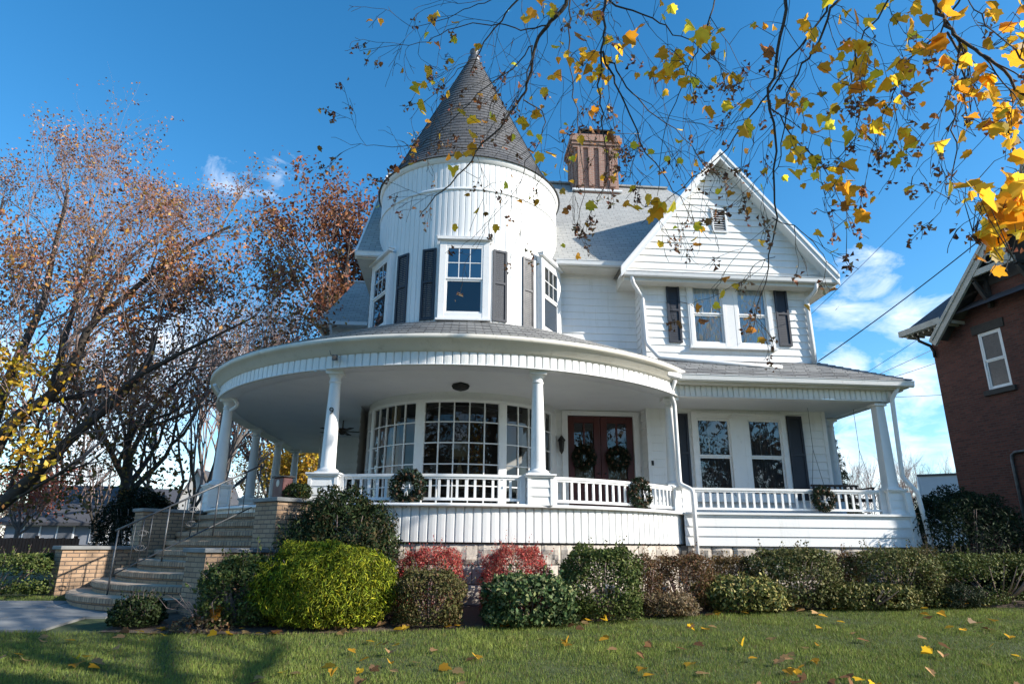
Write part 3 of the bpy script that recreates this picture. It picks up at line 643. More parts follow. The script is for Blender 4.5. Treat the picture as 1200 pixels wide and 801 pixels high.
# ---- porch: roof, ceiling, fascia, eave
RO = 6.80; A0, A1 = R(-90), R(52)
def cone_z(r): return 3.90+.434*(6.8-r) if r > 4.2 else 5.03+.10*(4.2-r)
mb = MB(); Nn = 26; prof = []
for i in range(Nn):
    r0, r1 = RO-(RO-2.6)*i/Nn, RO-(RO-2.6)*(i+1)/Nn
    prof += [(r0, cone_z(r0)+.022), (r1, cone_z(r1)+.001)]
mb.lathe([(RO-.01, cone_z(RO)-.03)]+prof, (CX, CY, 0), 120, A0, R(64), smooth=False)
k = cone_z(RO)
mb.face([(CX-RO, CY, k), (-2.6, CY, cone_z(2.7)), (-2.6, 26.5, cone_z(2.7)), (CX-RO, 26.5, k)][::-1])
obj('porch_roof', mb, M['shingle_worn'], house)
mb = MB(); ze, zw_ = 3.80, 4.88
hipx0, hipx1 = 9.45, 10.72; s_ = (zw_-ze)/(YR-14.3)
rows_ = 13
for i in range(rows_):
    t0, t1 = i/rows_, (i+1)/rows_; y0, y1 = 14.3+(YR-14.3)*t0, 14.3+(YR-14.3)*t1; z0, z1 = ze+(zw_-ze)*t0, ze+(zw_-ze)*t1
    x0, x1 = hipx1+(hipx0-hipx1)*t0, hipx1+(hipx0-hipx1)*t1; l0, l1 = 4.9-1.6*t0, 4.9-1.6*t1
    mb.face([(l0, y0, z0+.022), (x0, y0, z0+.022), (x1, y1, z1), (l1, y1, z1)]); mb.face([(l0, y0, z0-.004), (x0, y0, z0-.004), (x0, y0, z0+.022), (l0, y0, z0+.022)])
mb.face([(hipx1, 14.3, ze), (hipx1, 17.3, ze), (hipx0, 17.3, zw_), (hipx0, YR, zw_)])
obj('side_porch_roof', mb, M['shingle_worn'], house)
mb = MB(); boards(mb, 6.58, A0, R(49.2), 3.34, 3.60, .165, .020, .035); vboards(mb, (CX-6.58, 26.3, 0), Vector((0, -1, 0)), Vector((-1, 0, 0)), 0, 26.3-CY, 3.34, 3.6, .165)
obj('porch_fascia', mb, M['siding'], house)
mb = MB(); arcstrip(mb, 96, A0, R(49.6), [(6.50, 3.595), (6.60, 3.597), (6.61, 3.63), (6.66, 3.65), (6.72, 3.79), (6.78, 3.80), (6.80, 3.84), (6.80, cone_z(RO)-.0), (6.7, cone_z(6.7)-.02)])
obj('porch_eave', mb, M['cream'], house)
mb = MB(); mb.lathe([(6.545, 3.325), (6.6, 3.325), (6.6, 3.342), (6.545, 3.342)], (CX, CY, 0), 96, A0, R(49.4)); mb.lathe([(6.2, 3.32), (6.545, 3.32)], (CX, CY, 0), 96, A0, R(49.6), flip=False); mb.lathe([(6.2, 3.34), (6.2, 3.32)], (CX, CY, 0), 96, A0, R(49.6)); mb.bx(CX-6.58, CX-6.2, CY, 26.3, 3.318, 3.338)
obj('porch_beam', mb, M['trim'], house)
mb = MB(); mb.lathe([(2.6, 3.345), (6.25, 3.345)], (CX, CY, 0), 96, R(-92), R(75)); mb.face([(CX-6.25, CY, 3.348), (-2.6, CY, 3.348), (-2.6, 26.3, 3.348), (CX-6.25, 26.3, 3.348)]); mb.face([(2.2, 14.68, 3.352), (10.4, 14.68, 3.352), (10.4, 17.3, 3.352), (2.2, 17.3, 3.352)])
obj('porch_ceiling', mb, M['ceil'], house)
mb = MB(); mb.lathe([(2.6, .70), (6.42, .70)], (CX, CY, 0), 96, R(-92), R(75), flip=False); mb.face([(CX-6.42, CY, .703), (-2.6, CY, .703), (-2.6, 26.3, .703), (CX-6.42, 26.3, .703)]); mb.face([(2.2, 14.66, .706), (10.3, 14.66, .706), (10.3, 17.3, .706), (2.2, 17.3, .706)])
obj('porch_floor', mb, M['floor'], house)
YS = 14.62
mb = MB(); vboards(mb, (0, YS, 0), X, NF, 4.98, 10.36, 3.36, 3.60, .13, .018, .03); mb.bx(4.98, 10.36, YS+.005, YS+.25, 3.335, 3.355); vboards(mb, (10.36, 0, 0), Vector((0, 1, 0)), X, YS, 17.3, 3.36, 3.6, .12); mb.bx(10.12, 10.355, YS+.25, 17.3, 3.333, 3.353)
obj('side_porch_fascia', mb, M['siding'], house)
mb = MB(); mb.bx(5.0, 10.6, 14.42, YS+.05, 3.605, 3.63); mb.bx(5.0, 10.6, 14.40, 14.44, 3.63, 3.80); mb.bx(10.37, 10.7, YS+.052, 17.3, 3.607, 3.632); mb.bx(10.66, 10.7, 14.44, 17.3, 3.635, 3.8); obj('side_porch_eave', mb, M['cream'], house)
mb = MB(); gutter(mb, (5.02, 14.40, 3.72), (10.74, 14.40, 3.70), NF); gutter(mb, (4.62, 14.12, 3.74), (5.08, 14.42, 3.73), Vector((.55, -.83, 0))); obj('porch_gutter', mb, M['gutter'], house)

# ---- columns, pedestals, rails
def column(p, z0, z1, r=.145, parent=house):
    c = Vector((p[0], p[1], 0)); H = z1-z0; m = MB()
    pr = [(r*1.02, z0+.07)]
    for i in range(9):
        t = i/8; pr.append((r*(1.0-.27*t**1.5), z0+.1+(H-.33)*t))
    m.lathe(pr, c, 28)
    s = obj('column', m, M['trim'], parent)
    m = MB(); m.box((p[0], p[1], z0+.018), (r*2.9, r*2.9, .034)); m.lathe([(r*1.0, z0+.035), (r*1.4, z0+.037), (r*1.46, z0+.06), (r*1.36, z0+.083), (r*1.1, z0+.1), (r*.99, z0+.12)], c, 28); obj('column_base', m, M['trim'], s)
    m = MB(); rt = r*.73; m.lathe([(rt*.98, z1-.25), (rt*1.16, z1-.235), (rt*1.16, z1-.21), (rt, z1-.2), (rt, z1-.14), (rt*1.25, z1-.1), (rt*1.45, z1-.07)], c, 28); m.box((p[0], p[1], z1-.035), (rt*3.3, rt*3.3, .068)); obj('capital', m, M['trim'], s)
    return s
def pedestal(p, a, w, z0, z1, d=None):
    c = Vector((p[0], p[1], 0)); r_ = Vector((cos(a), sin(a), 0)); n_ = Vector((sin(a), -cos(a), 0)); d = d or w; m = MB()
    for rr, nn, wd, dd in ((r_, n_, w, d), (-n_, r_, d, w), (n_, -r_, d, w), (-r_, -n_, w, d)):
        lap(m, c+nn*(dd/2-.02), rr, nn, lambda z: (-wd/2+.05, wd/2-.05), z0, z1-.02, .165, dep=.016)
    for i in (-1, 1):
        for j in (-1, 1): m.box(c+r_*i*(w/2-.03)+n_*j*(d/2-.03)+Vector((0, 0, (z0+z1)/2)), (.065, .065, z1-z0), r_, -n_)
    s = obj('pedestal', m, M['siding'], house)
    m = MB(); m.box(c+Vector((0, 0, z1+.012)), (w+.1, d+.1, .035), r_, -n_); m.box(c+Vector((0, 0, z1-.022)), (w+.05, d+.05, .03), r_, -n_); obj('cap', m, M['trim'], s, .006)
angA, angB, angC, angD = R(-65), R(-24.6), R(13.2), R(49.6)
RC = 6.33; CT = 3.325
PA, PB, PC, PD = [ring(RC, a, 0) for a in (angA, angB, angC, angD)]
for P, a, w_ in ((PA, angA+R(10), .5), (PB, angB+R(20), .56), (PC, angC-R(8), .5)): pedestal(P, a, w_, .70, 1.25); column(P, 1.275, CT)
pedestal(PD, R(20), .30, .70, 1.25); column(PD, 1.275, CT)
PE = Vector((10.08, 14.83, 0)); pedestal(PE, 0, .42, .7, 1.25); 
m = MB(); 
for i in range(1):
    b0, b1, t0, t1 = .13, .13, .105, .105
    P = [(-b0, -b0), (b0, -b0), (b0, b0), (-b0, b0)]
    for (x0, y0), (x1, y1) in zip(P, P[1:]+P[:1]): m.face([(PE.x+x0, PE.y+y0, 1.27), (PE.x+x1, PE.y+y1, 1.27), (PE.x+x1*.8, PE.y+y1*.8, CT), (PE.x+x0*.8, PE.y+y0*.8, CT)])
m.box((PE.x, PE.y, CT-.05), (.3, .3, .06)); m.box((PE.x, PE.y, 1.3), (.34, .34, .06)); obj('column', m, M['trim'], house, .006, 'square tapered corner column')
for p in ((-6.2, 20.6), (-6.15, 23.0), (-6.12, 25.4)): pedestal(p, 0, .42, .7, 1.2); column(p, 1.22, CT)
column((10.1, 17.0), .72, CT, .12)
# balustrades
bal_m = MB(); bal_m.box((0, 0, 0), (.048, .03, .44)); bal_me = mesh_from('baluster', bal_m, M['trim'])
def rail_run(P, top=1.235, bot=.80):
    """P: list of points along the run"""
    m = MB(); P = [Vector((p[0], p[1], 0)) for p in P]
    for a, b in zip(P, P[1:]):
        e = (b-a).normalized()*.004
        m.bar(a-e+Vector((0, 0, top)), b+e+Vector((0, 0, top)), .10, .05); m.bar(a-e+Vector((0, 0, top-.045)), b+e+Vector((0, 0, top-.045)), .06, .04)
    rl = obj('railing', m, M['trim'], house); m = MB()
    for a, b in zip(P, P[1:]):
        e = (b-a).normalized()*.004; m.bar(a-e+Vector((0, 0, bot)), b+e+Vector((0, 0, bot)), .075, .05)
    obj('bottom_rail', m, M['trim'], rl)
    Ls = [(b-a).length for a, b in zip(P, P[1:])]; T = sum(Ls); k = int(T/.165); 
    for i in range(k):
        s = T*(i+.5)/k; j = 0
        while s > Ls[j] and j < len(Ls)-1: s -= Ls[j]; j += 1
        d = (P[j+1]-P[j]).normalized(); p = P[j]+d*s
        b = bpy.data.objects.new('baluster', bal_me); col.objects.link(b); b.parent = rl
        b.matrix_basis = Matrix.Translation((p.x, p.y, (top+bot)/2-.012)) @ Matrix.Rotation(math.atan2(d.y, d.x), 4, 'Z')
rail_run([ring(RC, a, 0) for a in np.linspace(angB+R(3.0), angC-R(2.7), 25)])
rail_run([ring(RC, a, 0) for a in np.linspace(angC+R(2.7), angD-R(1.7), 25)])
rail_run([(PD.x+.22, 14.80), (PE.x-.21, 14.80)])
for x0, x1 in ((PD.x+.2, PD.x+.34), (PE.x-.33, PE.x-.2)): mb = MB(); mb.bx(x0, x1, 14.74, 14.86, .7, 1.26); obj('rail_post', mb, M['trim'], house, .004)
for a in (angB+R(3.2), angC-R(2.9), angC+R(2.9)): mb = MB(); mb.box(ring(RC, a, .98), (.1, .1, .56), Vector((cos(a), sin(a), 0)), Vector((-sin(a), cos(a), 0))); obj('rail_post', mb, M['trim'], house, .004)
# skirt and sills
mb = MB(); boards(mb, 6.47, R(-90), R(49.9), .03, .655, .165, .020, .035); obj('porch_skirt', mb, M['siding'], house, label='vertical-board skirt of the round porch')
mb = MB(); arcstrip(mb, 96, R(-90), R(50), [(6.40, .655), (6.56, .655), (6.57, .67), (6.57, .70), (6.52, .72), (6.2, .72)]); obj('skirt_ledge', mb, M['trim'], house)
mb = MB(); lap(mb, (0, 14.56, 0), X, NF, lambda z: (5.0, 10.30), .0, .655, .205, dep=.024); mb.bx(5.02, 10.36, 14.50, 14.75, .66, .71); lap(mb, (10.30, 0, 0), Vector((0, 1, 0)), X, lambda z: (14.58, 17.3), 0, .655, .205)
mb.bx(10.24, 10.33, 14.52, 14.60, .0, .655); obj('side_porch_skirt', mb, M['siding'], house, label='lap-sided skirt of the straight porch')
mb = MB(); mb.bar((PE.x+.27, 14.56, .0), (PE.x+.22, 14.62, 1.2), .14, .12); obj('corner_brace', mb, M['siding'], house)
# rock-faced foundation
m = MB(); m.lathe([(6.40, -1.4), (6.40, .03)], (CX, CY, 0), 64, R(-90), R(54)); m.bx(4.9, 10.2, 14.61, 15, -1.4, .0); m.bx(10.0, 10.2, 15, 26, -1.4, 0.); fd = obj('foundation', m, M['mortar'], house)
def rock(m, O, r_, n_, w, h, seed):
    nx, nz = 6, 4; g = {}
    for i in range(nx+1):
        for j in range(nz+1):
            u, v = i/nx, j/nz; e = min(u, 1-u)*w; f = min(v, 1-v)*h; b = min(1, min(e, f)/.045)
            d = b*(.035+.05*noise.noise((seed*3.1+u*w*5, v*h*5, seed))) 
            g[i, j] = O+r_*(-w/2+u*w)+Vector((0, 0, v*h))+n_*d
    for i in range(nx):
        for j in range(nz): m.face([g[i, j], g[i+1, j], g[i+1, j+1], g[i, j+1]])
m = MB(); z = .0; sd_ = 1
for row in range(4):
    h = (.36, .33, .36, .3)[row]; z -= h; a = R(-40)+.03*row; 
    while a < R(49):
        w_ = random.uniform(.4, .75); da = w_/6.47; am = a+da/2
        rock(m, ring(6.41, am, z+.008), Vector((cos(am), sin(am), 0)), Vector((sin(am), -cos(am), 0)), w_-.018, h-.018, sd_); sd_ += 1; a += da
    x = 5.05+.13*row
    while x < 9.9:
        w_ = random.uniform(.45, .8); w_ = min(w_, 10.19-x)
        rock(m, Vector((x+w_/2, 14.60, z+.008)), X, NF, w_-.018, h-.018, sd_); sd_ += 1; x += w_
obj('foundation_stone', m, M['stone'], fd)

# downspouts
def spout(pts, r=.045, nm='downspout'):
    m = MB(); P = [Vector(p) for p in pts]; Q = [P[0]]
    for a, b, c in zip(P, P[1:], P[2:]):
        k = min(.07, (b-a).length*.4, (c-b).length*.4); Q += [b+(a-b).normalized()*k, b+((a-b).normalized()+(c-b).normalized())*k*.22, b+(c-b).normalized()*k]
    Q.append(P[-1]); m.tube(Q, r, 10); obj(nm, m, M['gutter'], house)
spout([(4.42, 15.72, 6.82), (4.46, 15.76, 6.62), (4.78, 16.06, 6.35), (4.82, 16.06, 5.06), (5.12, 15.98, 4.66), (6.4, 15.6, 4.46), (8.0, 15.2, 4.27)], .055)
spout([(9.5, 15.70, 6.80), (9.48, 15.74, 6.6), (9.36, 16.07, 6.42), (9.36, 16.07, 4.62)], .05)
spout([(4.92, 14.30, 3.64), (4.86, 14.52, 3.36), (4.98, 14.64, 3.16), (4.98, 14.62, 1.32), (5.2, 14.45, 1.18), (5.2, 14.44, -.6)], .05)
spout([(10.42, 14.42, 3.66), (10.30, 14.56, 3.4), (10.28, 14.62, 1.55), (10.48, 14.48, 1.2), (10.56, 14.44, .1), (10.66, 14.36, -.9)], .05)
spout([(PA.x-.28, PA.y-.35, 3.62), (PA.x-.22, PA.y-.1, 3.45), (PA.x+.22, PA.y-.25, 3.30), (PA.x+.3, PA.y-.25, 3.14), (PA.x+.12, PA.y-.2, 3.02)], .045)
# small fittings
m = MB(); p = Vector((0.0, 14.0, 3.32)); m.lathe([(.0, .03), (.16, .03), (.2, -.02), (.17, -.09), (.11, -.12), (0, -.12)], p, 4, smooth=False); obj('ceiling_light', m, M['metal_dark'], house)
m = MB(); p = Vector(at(392, 418, 12.75)); m.box(p+Vector((0, .05, 0)), (.10, .08, .10)); m.tube([p+Vector((0, 0, .0)), p+Vector((.02, -.12, -.04))], .04, 10); m.tube([p+Vector((-.06, 0, .02)), p+Vector((-.1, -.05, .12))], .008, 6); obj('security_camera', m, M['rail_grey'], house)
m = MB(); p = Vector((-2.55, 18.6, 0))+Vector((-.75, .2, 0)); m.tube([p+Vector((0, 0, 3.33)), p+Vector((0, 0, 3.05))], .02, 8); m.lathe([(0, 3.12), (.1, 3.1), (.12, 3.0), (.06, 2.93), (0, 2.92)], p, 14)
for k in range(5):
    a = k*2*pi/5+.2; d = Vector((cos(a), sin(a), 0)); m.box(p+d*.42+Vector((0, 0, 3.02)), (.6, .13, .012), d, Vector((-d.y, d.x, 0)))
obj('ceiling_fan', m, M['wood'], house)
cu = bpy.data.curves.new('house_number', 'FONT'); cu.body = '9'; cu.size = .2; cu.extrude = .006; cu.align_x = 'CENTER'
dp_ = bpy.data.objects.new('tmp', cu); col.objects.link(dp_); dg = bpy.context.evaluated_depsgraph_get(); me9 = bpy.data.meshes.new_from_object(dp_.evaluated_get(dg)); bpy.data.objects.remove(dp_)
me9.materials.clear(); me9.materials.append(M['metal_dark'])
o9 = obj('house_number', me9, None, house, label='dark numeral 9 on the porch column')
nrm = (Vector((0, 0, 0))-Vector((PB.x, PB.y, 0))).normalized(); pz = Vector((PB.x, PB.y, 2.43))+nrm*.138+Vector((-.03, 0, 0))
xx = Vector((-nrm.y, nrm.x, 0)); o9.matrix_basis = Matrix(((xx.x, 0, nrm.x, pz.x), (xx.y, 0, nrm.y, pz.y), (0, 1, 0, pz.z), (0, 0, 0, 1)))
# ================================================================ front steps, piers, handrail
SO = Vector((CX, CY, 0))+Vector((-1, -1, 0)).normalized()*6.5        # where the flight meets the porch edge
su = Vector((-1, -1, 0)).normalized(); sw = Vector((1, -1, 0)).normalized()
def sp(u, w_, z): return SO+su*u+sw*w_+Vector((0, 0, z))
steps = thing('front_steps', 'curved tan brick steps between low brick walls climbing to the porch', 'steps', tuple(sp(2.2, -.2, -1.08)), None)
wA, wB = -2.33, 1.84; G0 = -1.08; RISE = .184
mats_step = [M['brick_tan'], M['brick_head'], M['bluestone'], M['tread']]
for k in range(1, 11):
    m = MB(); zt = G0+RISE*k; U = (1.95, 1.59, 1.23, .87, .55, .35, .15, -.05, -.25, -.45)[k-1]; sag = .62-.045*(k-1); wm, hw = (wA+wB)/2, (wB-wA)/2
    N = 40; uf = lambda w_: U+sag*(1-((w_-wm)/hw)**2)
    ws = [wA+(wB-wA)*i/N for i in range(N+1)]; acc = 0
    for p, q in zip(ws, ws[1:]):
        a, b = sp(uf(p), p, 0), sp(uf(q), q, 0); l = (b-a).length; nn = (su+sw*0).normalized()*.035
        Z = lambda v, z: v+Vector((0, 0, z))
        m.face([Z(a+nn, zt-.095), Z(b+nn, zt-.095), Z(b+nn, zt-.012), Z(a+nn, zt-.012)], [(acc, .0), (acc+l, .0), (acc+l, .09), (acc, .09)], 1)
        m.face([Z(a+nn, zt-.012), Z(b+nn, zt-.012), Z(b-nn*.2, zt), Z(a-nn*.2, zt)], [(acc, .09), (acc+l, .09), (acc+l, .105), (acc, .105)], 1)
        m.face([Z(a, zt-.095), Z(b, zt-.095), Z(b+nn, zt-.095), Z(a+nn, zt-.095)][::-1], None, 1)
        m.face([Z(a, zt-RISE-.02), Z(b, zt-RISE-.02), Z(b, zt-.095), Z(a, zt-.095)], [(acc, .0), (acc+l, .0), (acc+l, .105), (acc, .105)], 0)
        ai, bi = sp(uf(p)-.2, p, 0), sp(uf(q)-.2, q, 0); ab, bb = sp(-.9, p, 0), sp(-.9, q, 0)
        m.face([Z(a-nn*.2, zt), Z(b-nn*.2, zt), Z(bi, zt+.0), Z(ai, zt+.0)], [(acc, .0), (acc+l, .0), (acc+l, .19), (acc, .19)], 3)
        if k < 10: m.face([Z(ai, zt), Z(bi, zt), Z(sp(uf(q)-.9, q, 0), zt), Z(sp(uf(p)-.9, p, 0), zt)], None, 3)
        else: m.face([Z(ai, zt), Z(bi, zt), Z(bb, zt), Z(ab, zt)], None, 2)
        acc += l
    for w_ in (wA, wB): m.face([sp(uf(w_), w_, zt-RISE-.3), sp(uf(w_), w_, zt-.001), sp(-.9, w_, zt-.001), sp(-.9, w_, zt-RISE-.3)], None, 0)
    obj('step', m, mats_step, steps)
def wall_block(name, u0, u1, w0, w1, z0, z1, cap=.07):
    m = MB(); c = sp((u0+u1)/2, (w0+w1)/2, (z0+z1)/2); m.box(c, (u1-u0, w1-w0, z1-z0), su, sw)
    b = obj(name, m, M['brick_tan'], steps, .006)
    m = MB(); m.box(sp((u0+u1)/2, (w0+w1)/2, z1+cap/2+.003), (u1-u0+.1, w1-w0+.1, cap), su, sw); obj('coping', m, M['bluestone'], b, .01)
    return b
wall_block('pier', .1, 1.76, wB, wB+.68, -1.4, -.17)               # low near pier
wall_block('pier', -.75, .62, wB-.03, wB+.70, -1.4, .69)           # tall near pier
wall_block('side_wall', .9, 2.33, wA-.42, wA+.005, -1.4, -.17)
wall_block('side_wall', -.7, .93, wA-.45, wA-.0, -1.4, .62)
# handrail: posts, two rails, balusters, scrolls
h0, h1 = sp(2.22, .05, .20), sp(-.05, .62, 1.50)
def hr(t, dz=0): return h0.lerp(h1, t)+Vector((0, 0, dz))
m = MB(); m.tube([hr(-.02), hr(1.0)], .019, 8); m.tube([hr(0, -.78), hr(1, -.78)], .013, 6)
hrail = obj('handrail', m, M['rail_grey'], steps)
for t in (0, .33, .68, 1.0):
    m = MB(); zb_ = -1.12 if t == 0 else hr(t).z-.98; p = hr(t); m.tube([(p.x, p.y, zb_), (p.x, p.y, p.z)], .016, 8); obj('post', m, M['rail_grey'], hrail)
for t in (.11, .22, .44, .56, .78, .89):
    m = MB(); p = hr(t); m.tube([(p.x, p.y, p.z-.78), (p.x, p.y, p.z)], .009, 6); obj('picket', m, M['rail_grey'], hrail)
for t in (.165, .505):
    m = MB(); c = hr(t, -.4); dr = (h1-h0); dr.z = 0; dr.normalize()
    for s1 in (1, -1):
        for s2 in (1, -1):
            m.tube([c+dr*s1*(.02+.085*(1-i/14))*cos(i*.48)*1.0+Vector((0, 0, s2*(.11+.085*(1-i/14)*sin(i*.48)))) for i in range(14)], .008, 6)
    m.tube([c+Vector((0, 0, -.38)), c+Vector((0, 0, .38))], .010, 6); obj('scroll', m, M['rail_grey'], hrail)
# mailbox and greens on the tall pier
pz = sp(.25, wB+.18, .765)
mbx = thing('mailbox', 'dull red box with a pale round ornament on the tall brick pier', 'mailbox', tuple(pz))
m = MB(); m.box(pz+Vector((0, 0, .19)), (.2, .34, .38), su, sw); bd = obj('body', m, M['red'], mbx, .012)
m = MB(); m.box(pz+Vector((0, 0, .40)), (.26, .4, .03), su, sw); obj('lid', m, M['metal_dark'], mbx, .006)
m = MB(); cpt = pz+su*.105+Vector((0, 0, .28)); 
for i in range(20):
    a0, a1 = i*2*pi/20, (i+1)*2*pi/20; m.face([cpt+su*.012, cpt+sw*.055*cos(a0)+Vector((0, 0, .065*sin(a0))), cpt+sw*.055*cos(a1)+Vector((0, 0, .065*sin(a1)))][::-1])
obj('ornament', m, M['gold'], mbx)
# ================================================================ wreaths, swing
def wreath(c, n, ro, label, group, bow=True, ri=None, dark=1.):
    n = Vector(n).normalized(); r_ = Vector((-n.y, n.x, 0)).normalized(); u = Vector((0, 0, 1)); c = Vector(c)
    t = thing('wreath', label, 'wreath', tuple(c), group)
    k = 1500; A = rng.uniform(0, 2*pi, k); B2 = rng.uniform(0, 2*pi, k); tr = ro*.33*np.sqrt(rng.uniform(.1, 1, k)); rm = ro*.66
    rn, nn, un = np.array(r_), np.array(n), np.array(u)
    dirs = np.cos(A)[:, None]*rn+np.sin(A)[:, None]*un
    P = np.array(c)+dirs*(rm+tr*np.cos(B2))[:, None]+nn*(tr*np.sin(B2))[:, None]
    out = dirs*np.cos(B2)[:, None]+nn*np.sin(B2)[:, None]; tang = -np.sin(A)[:, None]*rn+np.cos(A)[:, None]*un
    al = out*.8+tang*rng.normal(.5, .5, (k, 1))+rng.normal(0, .3, (k, 3))
    me = leaf_mesh('greenery', P, rng.normal(size=(k, 3)), rng.uniform(.05, .10, k)*ro/.3, pick([(.02*dark, .045*dark, .022*dark), (.035*dark, .06*dark, .03*dark), (.05*dark, .07*dark, .05*dark), (.07*dark, .045*dark, .025*dark)], k), M['needle'], along=al, aspect=.28)
    g = obj('greenery', me, None, t)
    for i in range(9):
        m = MB(); a = i*.7+.3; p = c+(r_*cos(a)+u*sin(a))*rm*random.uniform(.85, 1.15)+n*ro*.22
        m.lathe([(0, -.035), (.026, -.015), (.03, .01), (.015, .035), (0, .045)], p, 7); obj('pine_cone', m, M['cone'], t)
    if bow:
        m = MB(); p = c+u*(-.02)+n*.1; r_ = r_*.6
        for s_ in (1, -1):
            m.tube([p, p+r_*s_*.10+u*.06+n*.03, p+r_*s_*.12-u*.01+n*.03, p], [.004, .014, .014, .005], 6); m.tube([p, p+r_*s_*.05-u*.14+n*.01], [.007, .012], 5)
        obj('bow', m, M['ribbon'], t)
    return t
WG = None
p = ring(RC-.0, R(-9.2), 1.0); nf = lambda a: (sin(a), -cos(a), 0)
wreath(p+Vector(nf(R(-9.2)))*.10, nf(R(-9.2)), .36, 'green wreath with brown cones on the round railing left of the bare middle column', WG, True)
p = ring(RC, R(35.2), 1.03); wreath(p+Vector(nf(R(35.2)))*.10, nf(R(35.2)), .34, 'pale-flecked green wreath with a silver bow on the railing before the door', WG)
wreath((8.33, 14.66, 1.04), NF, .30, 'dark twiggy wreath on the straight porch railing near the lone shutter', WG, True)
wreath((3.19, YR-.10, 2.12), NF, .33, 'dark green wreath hung on the left red door leaf', WG, False, dark=.6)
wreath((4.07, YR-.10, 2.12), NF, .33, 'dark green wreath hung on the right red door leaf, nearer the doorbell', WG, False, dark=.6)
sw_ = thing('porch_swing', 'dark wooden swing hanging from chains on the straight side porch', 'swing', (9.35, 15.5, 1.05))
m = MB(); 
for i in range(5): m.bx(8.75+0, 9.95, 15.25+i*.1, 15.33+i*.1, 1.08, 1.10)
m.bx(8.75, 9.95, 15.24, 15.28, 1.02, 1.08); obj('seat', m, M['wood'], sw_)
m = MB()
for i in range(9): m.bar((8.8+i*.138, 15.78, 1.12), (8.8+i*.138, 15.9, 1.45), .05, .02)
m.bar((8.75, 15.9, 1.45), (9.95, 15.9, 1.45), .06, .05); obj('backrest', m, M['wood'], sw_)
for x in (8.75, 9.95):
    m = MB(); m.bar((x, 15.25, 1.36), (x, 15.9, 1.36), .06, .03); m.bar((x, 15.28, 1.08), (x, 15.28, 1.36), .04); obj('armrest', m, M['wood'], sw_)
    for y in (15.3, 15.85):
        m = MB(); m.tube([(x, y, 1.37), (x+.0, 15.6, 2.3)], .006, 5); obj('chain', m, M['rail_grey'], sw_)
    m = MB(); m.tube([(x, 15.6, 2.3), (x, 15.6, 3.34)], .006, 5); obj('chain', m, M['rail_grey'], sw_)

# ================================================================ shrubs
def shell(n, w_, d, h, power=2.4, inner=.72, lump=.22, seed=0., flat=0.):
    """points through the outer shell of a lumpy, flattened dome that sits on the ground; returns points and outward normals"""
    v = rng.normal(size=(n, 3)); v /= np.linalg.norm(v, axis=1, keepdims=True); v[:, 2] = np.where(v[:, 2] < -.82, -v[:, 2], v[:, 2])
    e = 2/power; q = np.sign(v)*np.abs(v)**e; q /= (np.abs(q)**power).sum(1, keepdims=True)**(1/power)
    lm = np.array([noise.noise((a*2.1+seed, b*2.1+seed*1.7, c*2.1))+.5*noise.noise((a*5.3+seed, b*5.3, c*5.3)) for a, b, c in v])
    rr = (inner+(1-inner)*rng.uniform(0, 1, n)**.45)*(1+lump*lm)
    P = q*rr[:, None]*np.array([w_/2, d/2, h*.56]); P[:, 2] += h*.40
    return P, v
def shrub(name, label, X_, Y_, w_, h, pal, n, size, mat='leaf_thick', d=None, power=2.4, inner=.6, lump=.22, aspect=.6, droop=0., up=0., cat='shrub', seed=0., group=None, fold=.25, fine=None, stems=True, out=.6):
    z = gz(Y_)+.03; t = thing(name, label, cat, (X_, Y_, z), group)
    P, v = shell(n, w_, d or w_*.9, h, power, inner, lump, seed); keep = P[:, 2] > .02; P, v = P[keep], v[keep]; n = len(P)
    N = v*out+rng.normal(0, .6, (n, 3)); al = v*.5+rng.normal(0, .6, (n, 3)); al[:, 2] += up-droop
    stem_mb = MB(); eP = []; eN = []; eA = []
    if mat != 'needle':
        for i in rng.choice(np.where(v[:, 2] > .05)[0], 34):                 # stray shoots that break the outline
            q, d = P[i], v[i]+np.array([0, 0, .5]); d = d/np.linalg.norm(d); l = rng.uniform(.08, .22)*min(1.3, h+.3)
            e = q+d*l+rng.normal(0, .02, 3); o_ = np.array([X_, Y_, z]); stem_mb.tube([tuple(q*.75+o_), tuple(q+o_), tuple(e+o_)], [.005, .004, .002], 3, cap=False)
            for s_ in np.linspace(.1, 1, int(3+l*26)): eP.append(q+d*l*s_+rng.normal(0, .012, 3)); eN.append(rng.normal(size=3)); eA.append(d+rng.normal(0, .7, 3))
        P = np.concatenate([P, eP]); N = np.concatenate([N, eN]); al = np.concatenate([al, eA]); n = len(P)
    me = leaf_mesh('foliage', P+np.array([X_, Y_, z]), N, rng.uniform(.7, 1.3, n)*size, pick(pal, n), M[mat], along=al, aspect=aspect, fold=fold)
    obj('foliage', me, None, t)
    if stems:
        m = stem_mb
        for i in range(14):
            a = random.uniform(0, 2*pi); e = random.uniform(.25, .42); m.tube([(X_+.05*cos(a), Y_+.05*sin(a), z-.05), (X_+w_*e*.6*cos(a), Y_+w_*e*.6*sin(a), z+h*.35), (X_+w_*e*cos(a), Y_+w_*e*sin(a), z+h*.75)], [.018, .012, .004], 5)
        obj('stem', m, M['twig'], t)
    return t
G_DK = [(.026, .042, .014), (.04, .062, .018), (.055, .075, .024), (.018, .03, .011)]
G_BOX = [(.06, .09, .022), (.085, .12, .028), (.11, .14, .035), (.04, .06, .016), (.14, .16, .05)]
G_GOLD = [(.34, .37, .025), (.24, .30, .022), (.46, .45, .035), (.16, .2, .02), (.22, .26, .025)]
G_OLIVE = [(.11, .105, .034), (.09, .08, .03), (.14, .12, .045), (.08, .09, .026), (.13, .085, .04)]
G_RED = [(.46, .055, .05), (.38, .045, .045), (.54, .10, .08), (.24, .045, .04), (.5, .19, .15), (.32, .15, .09)]
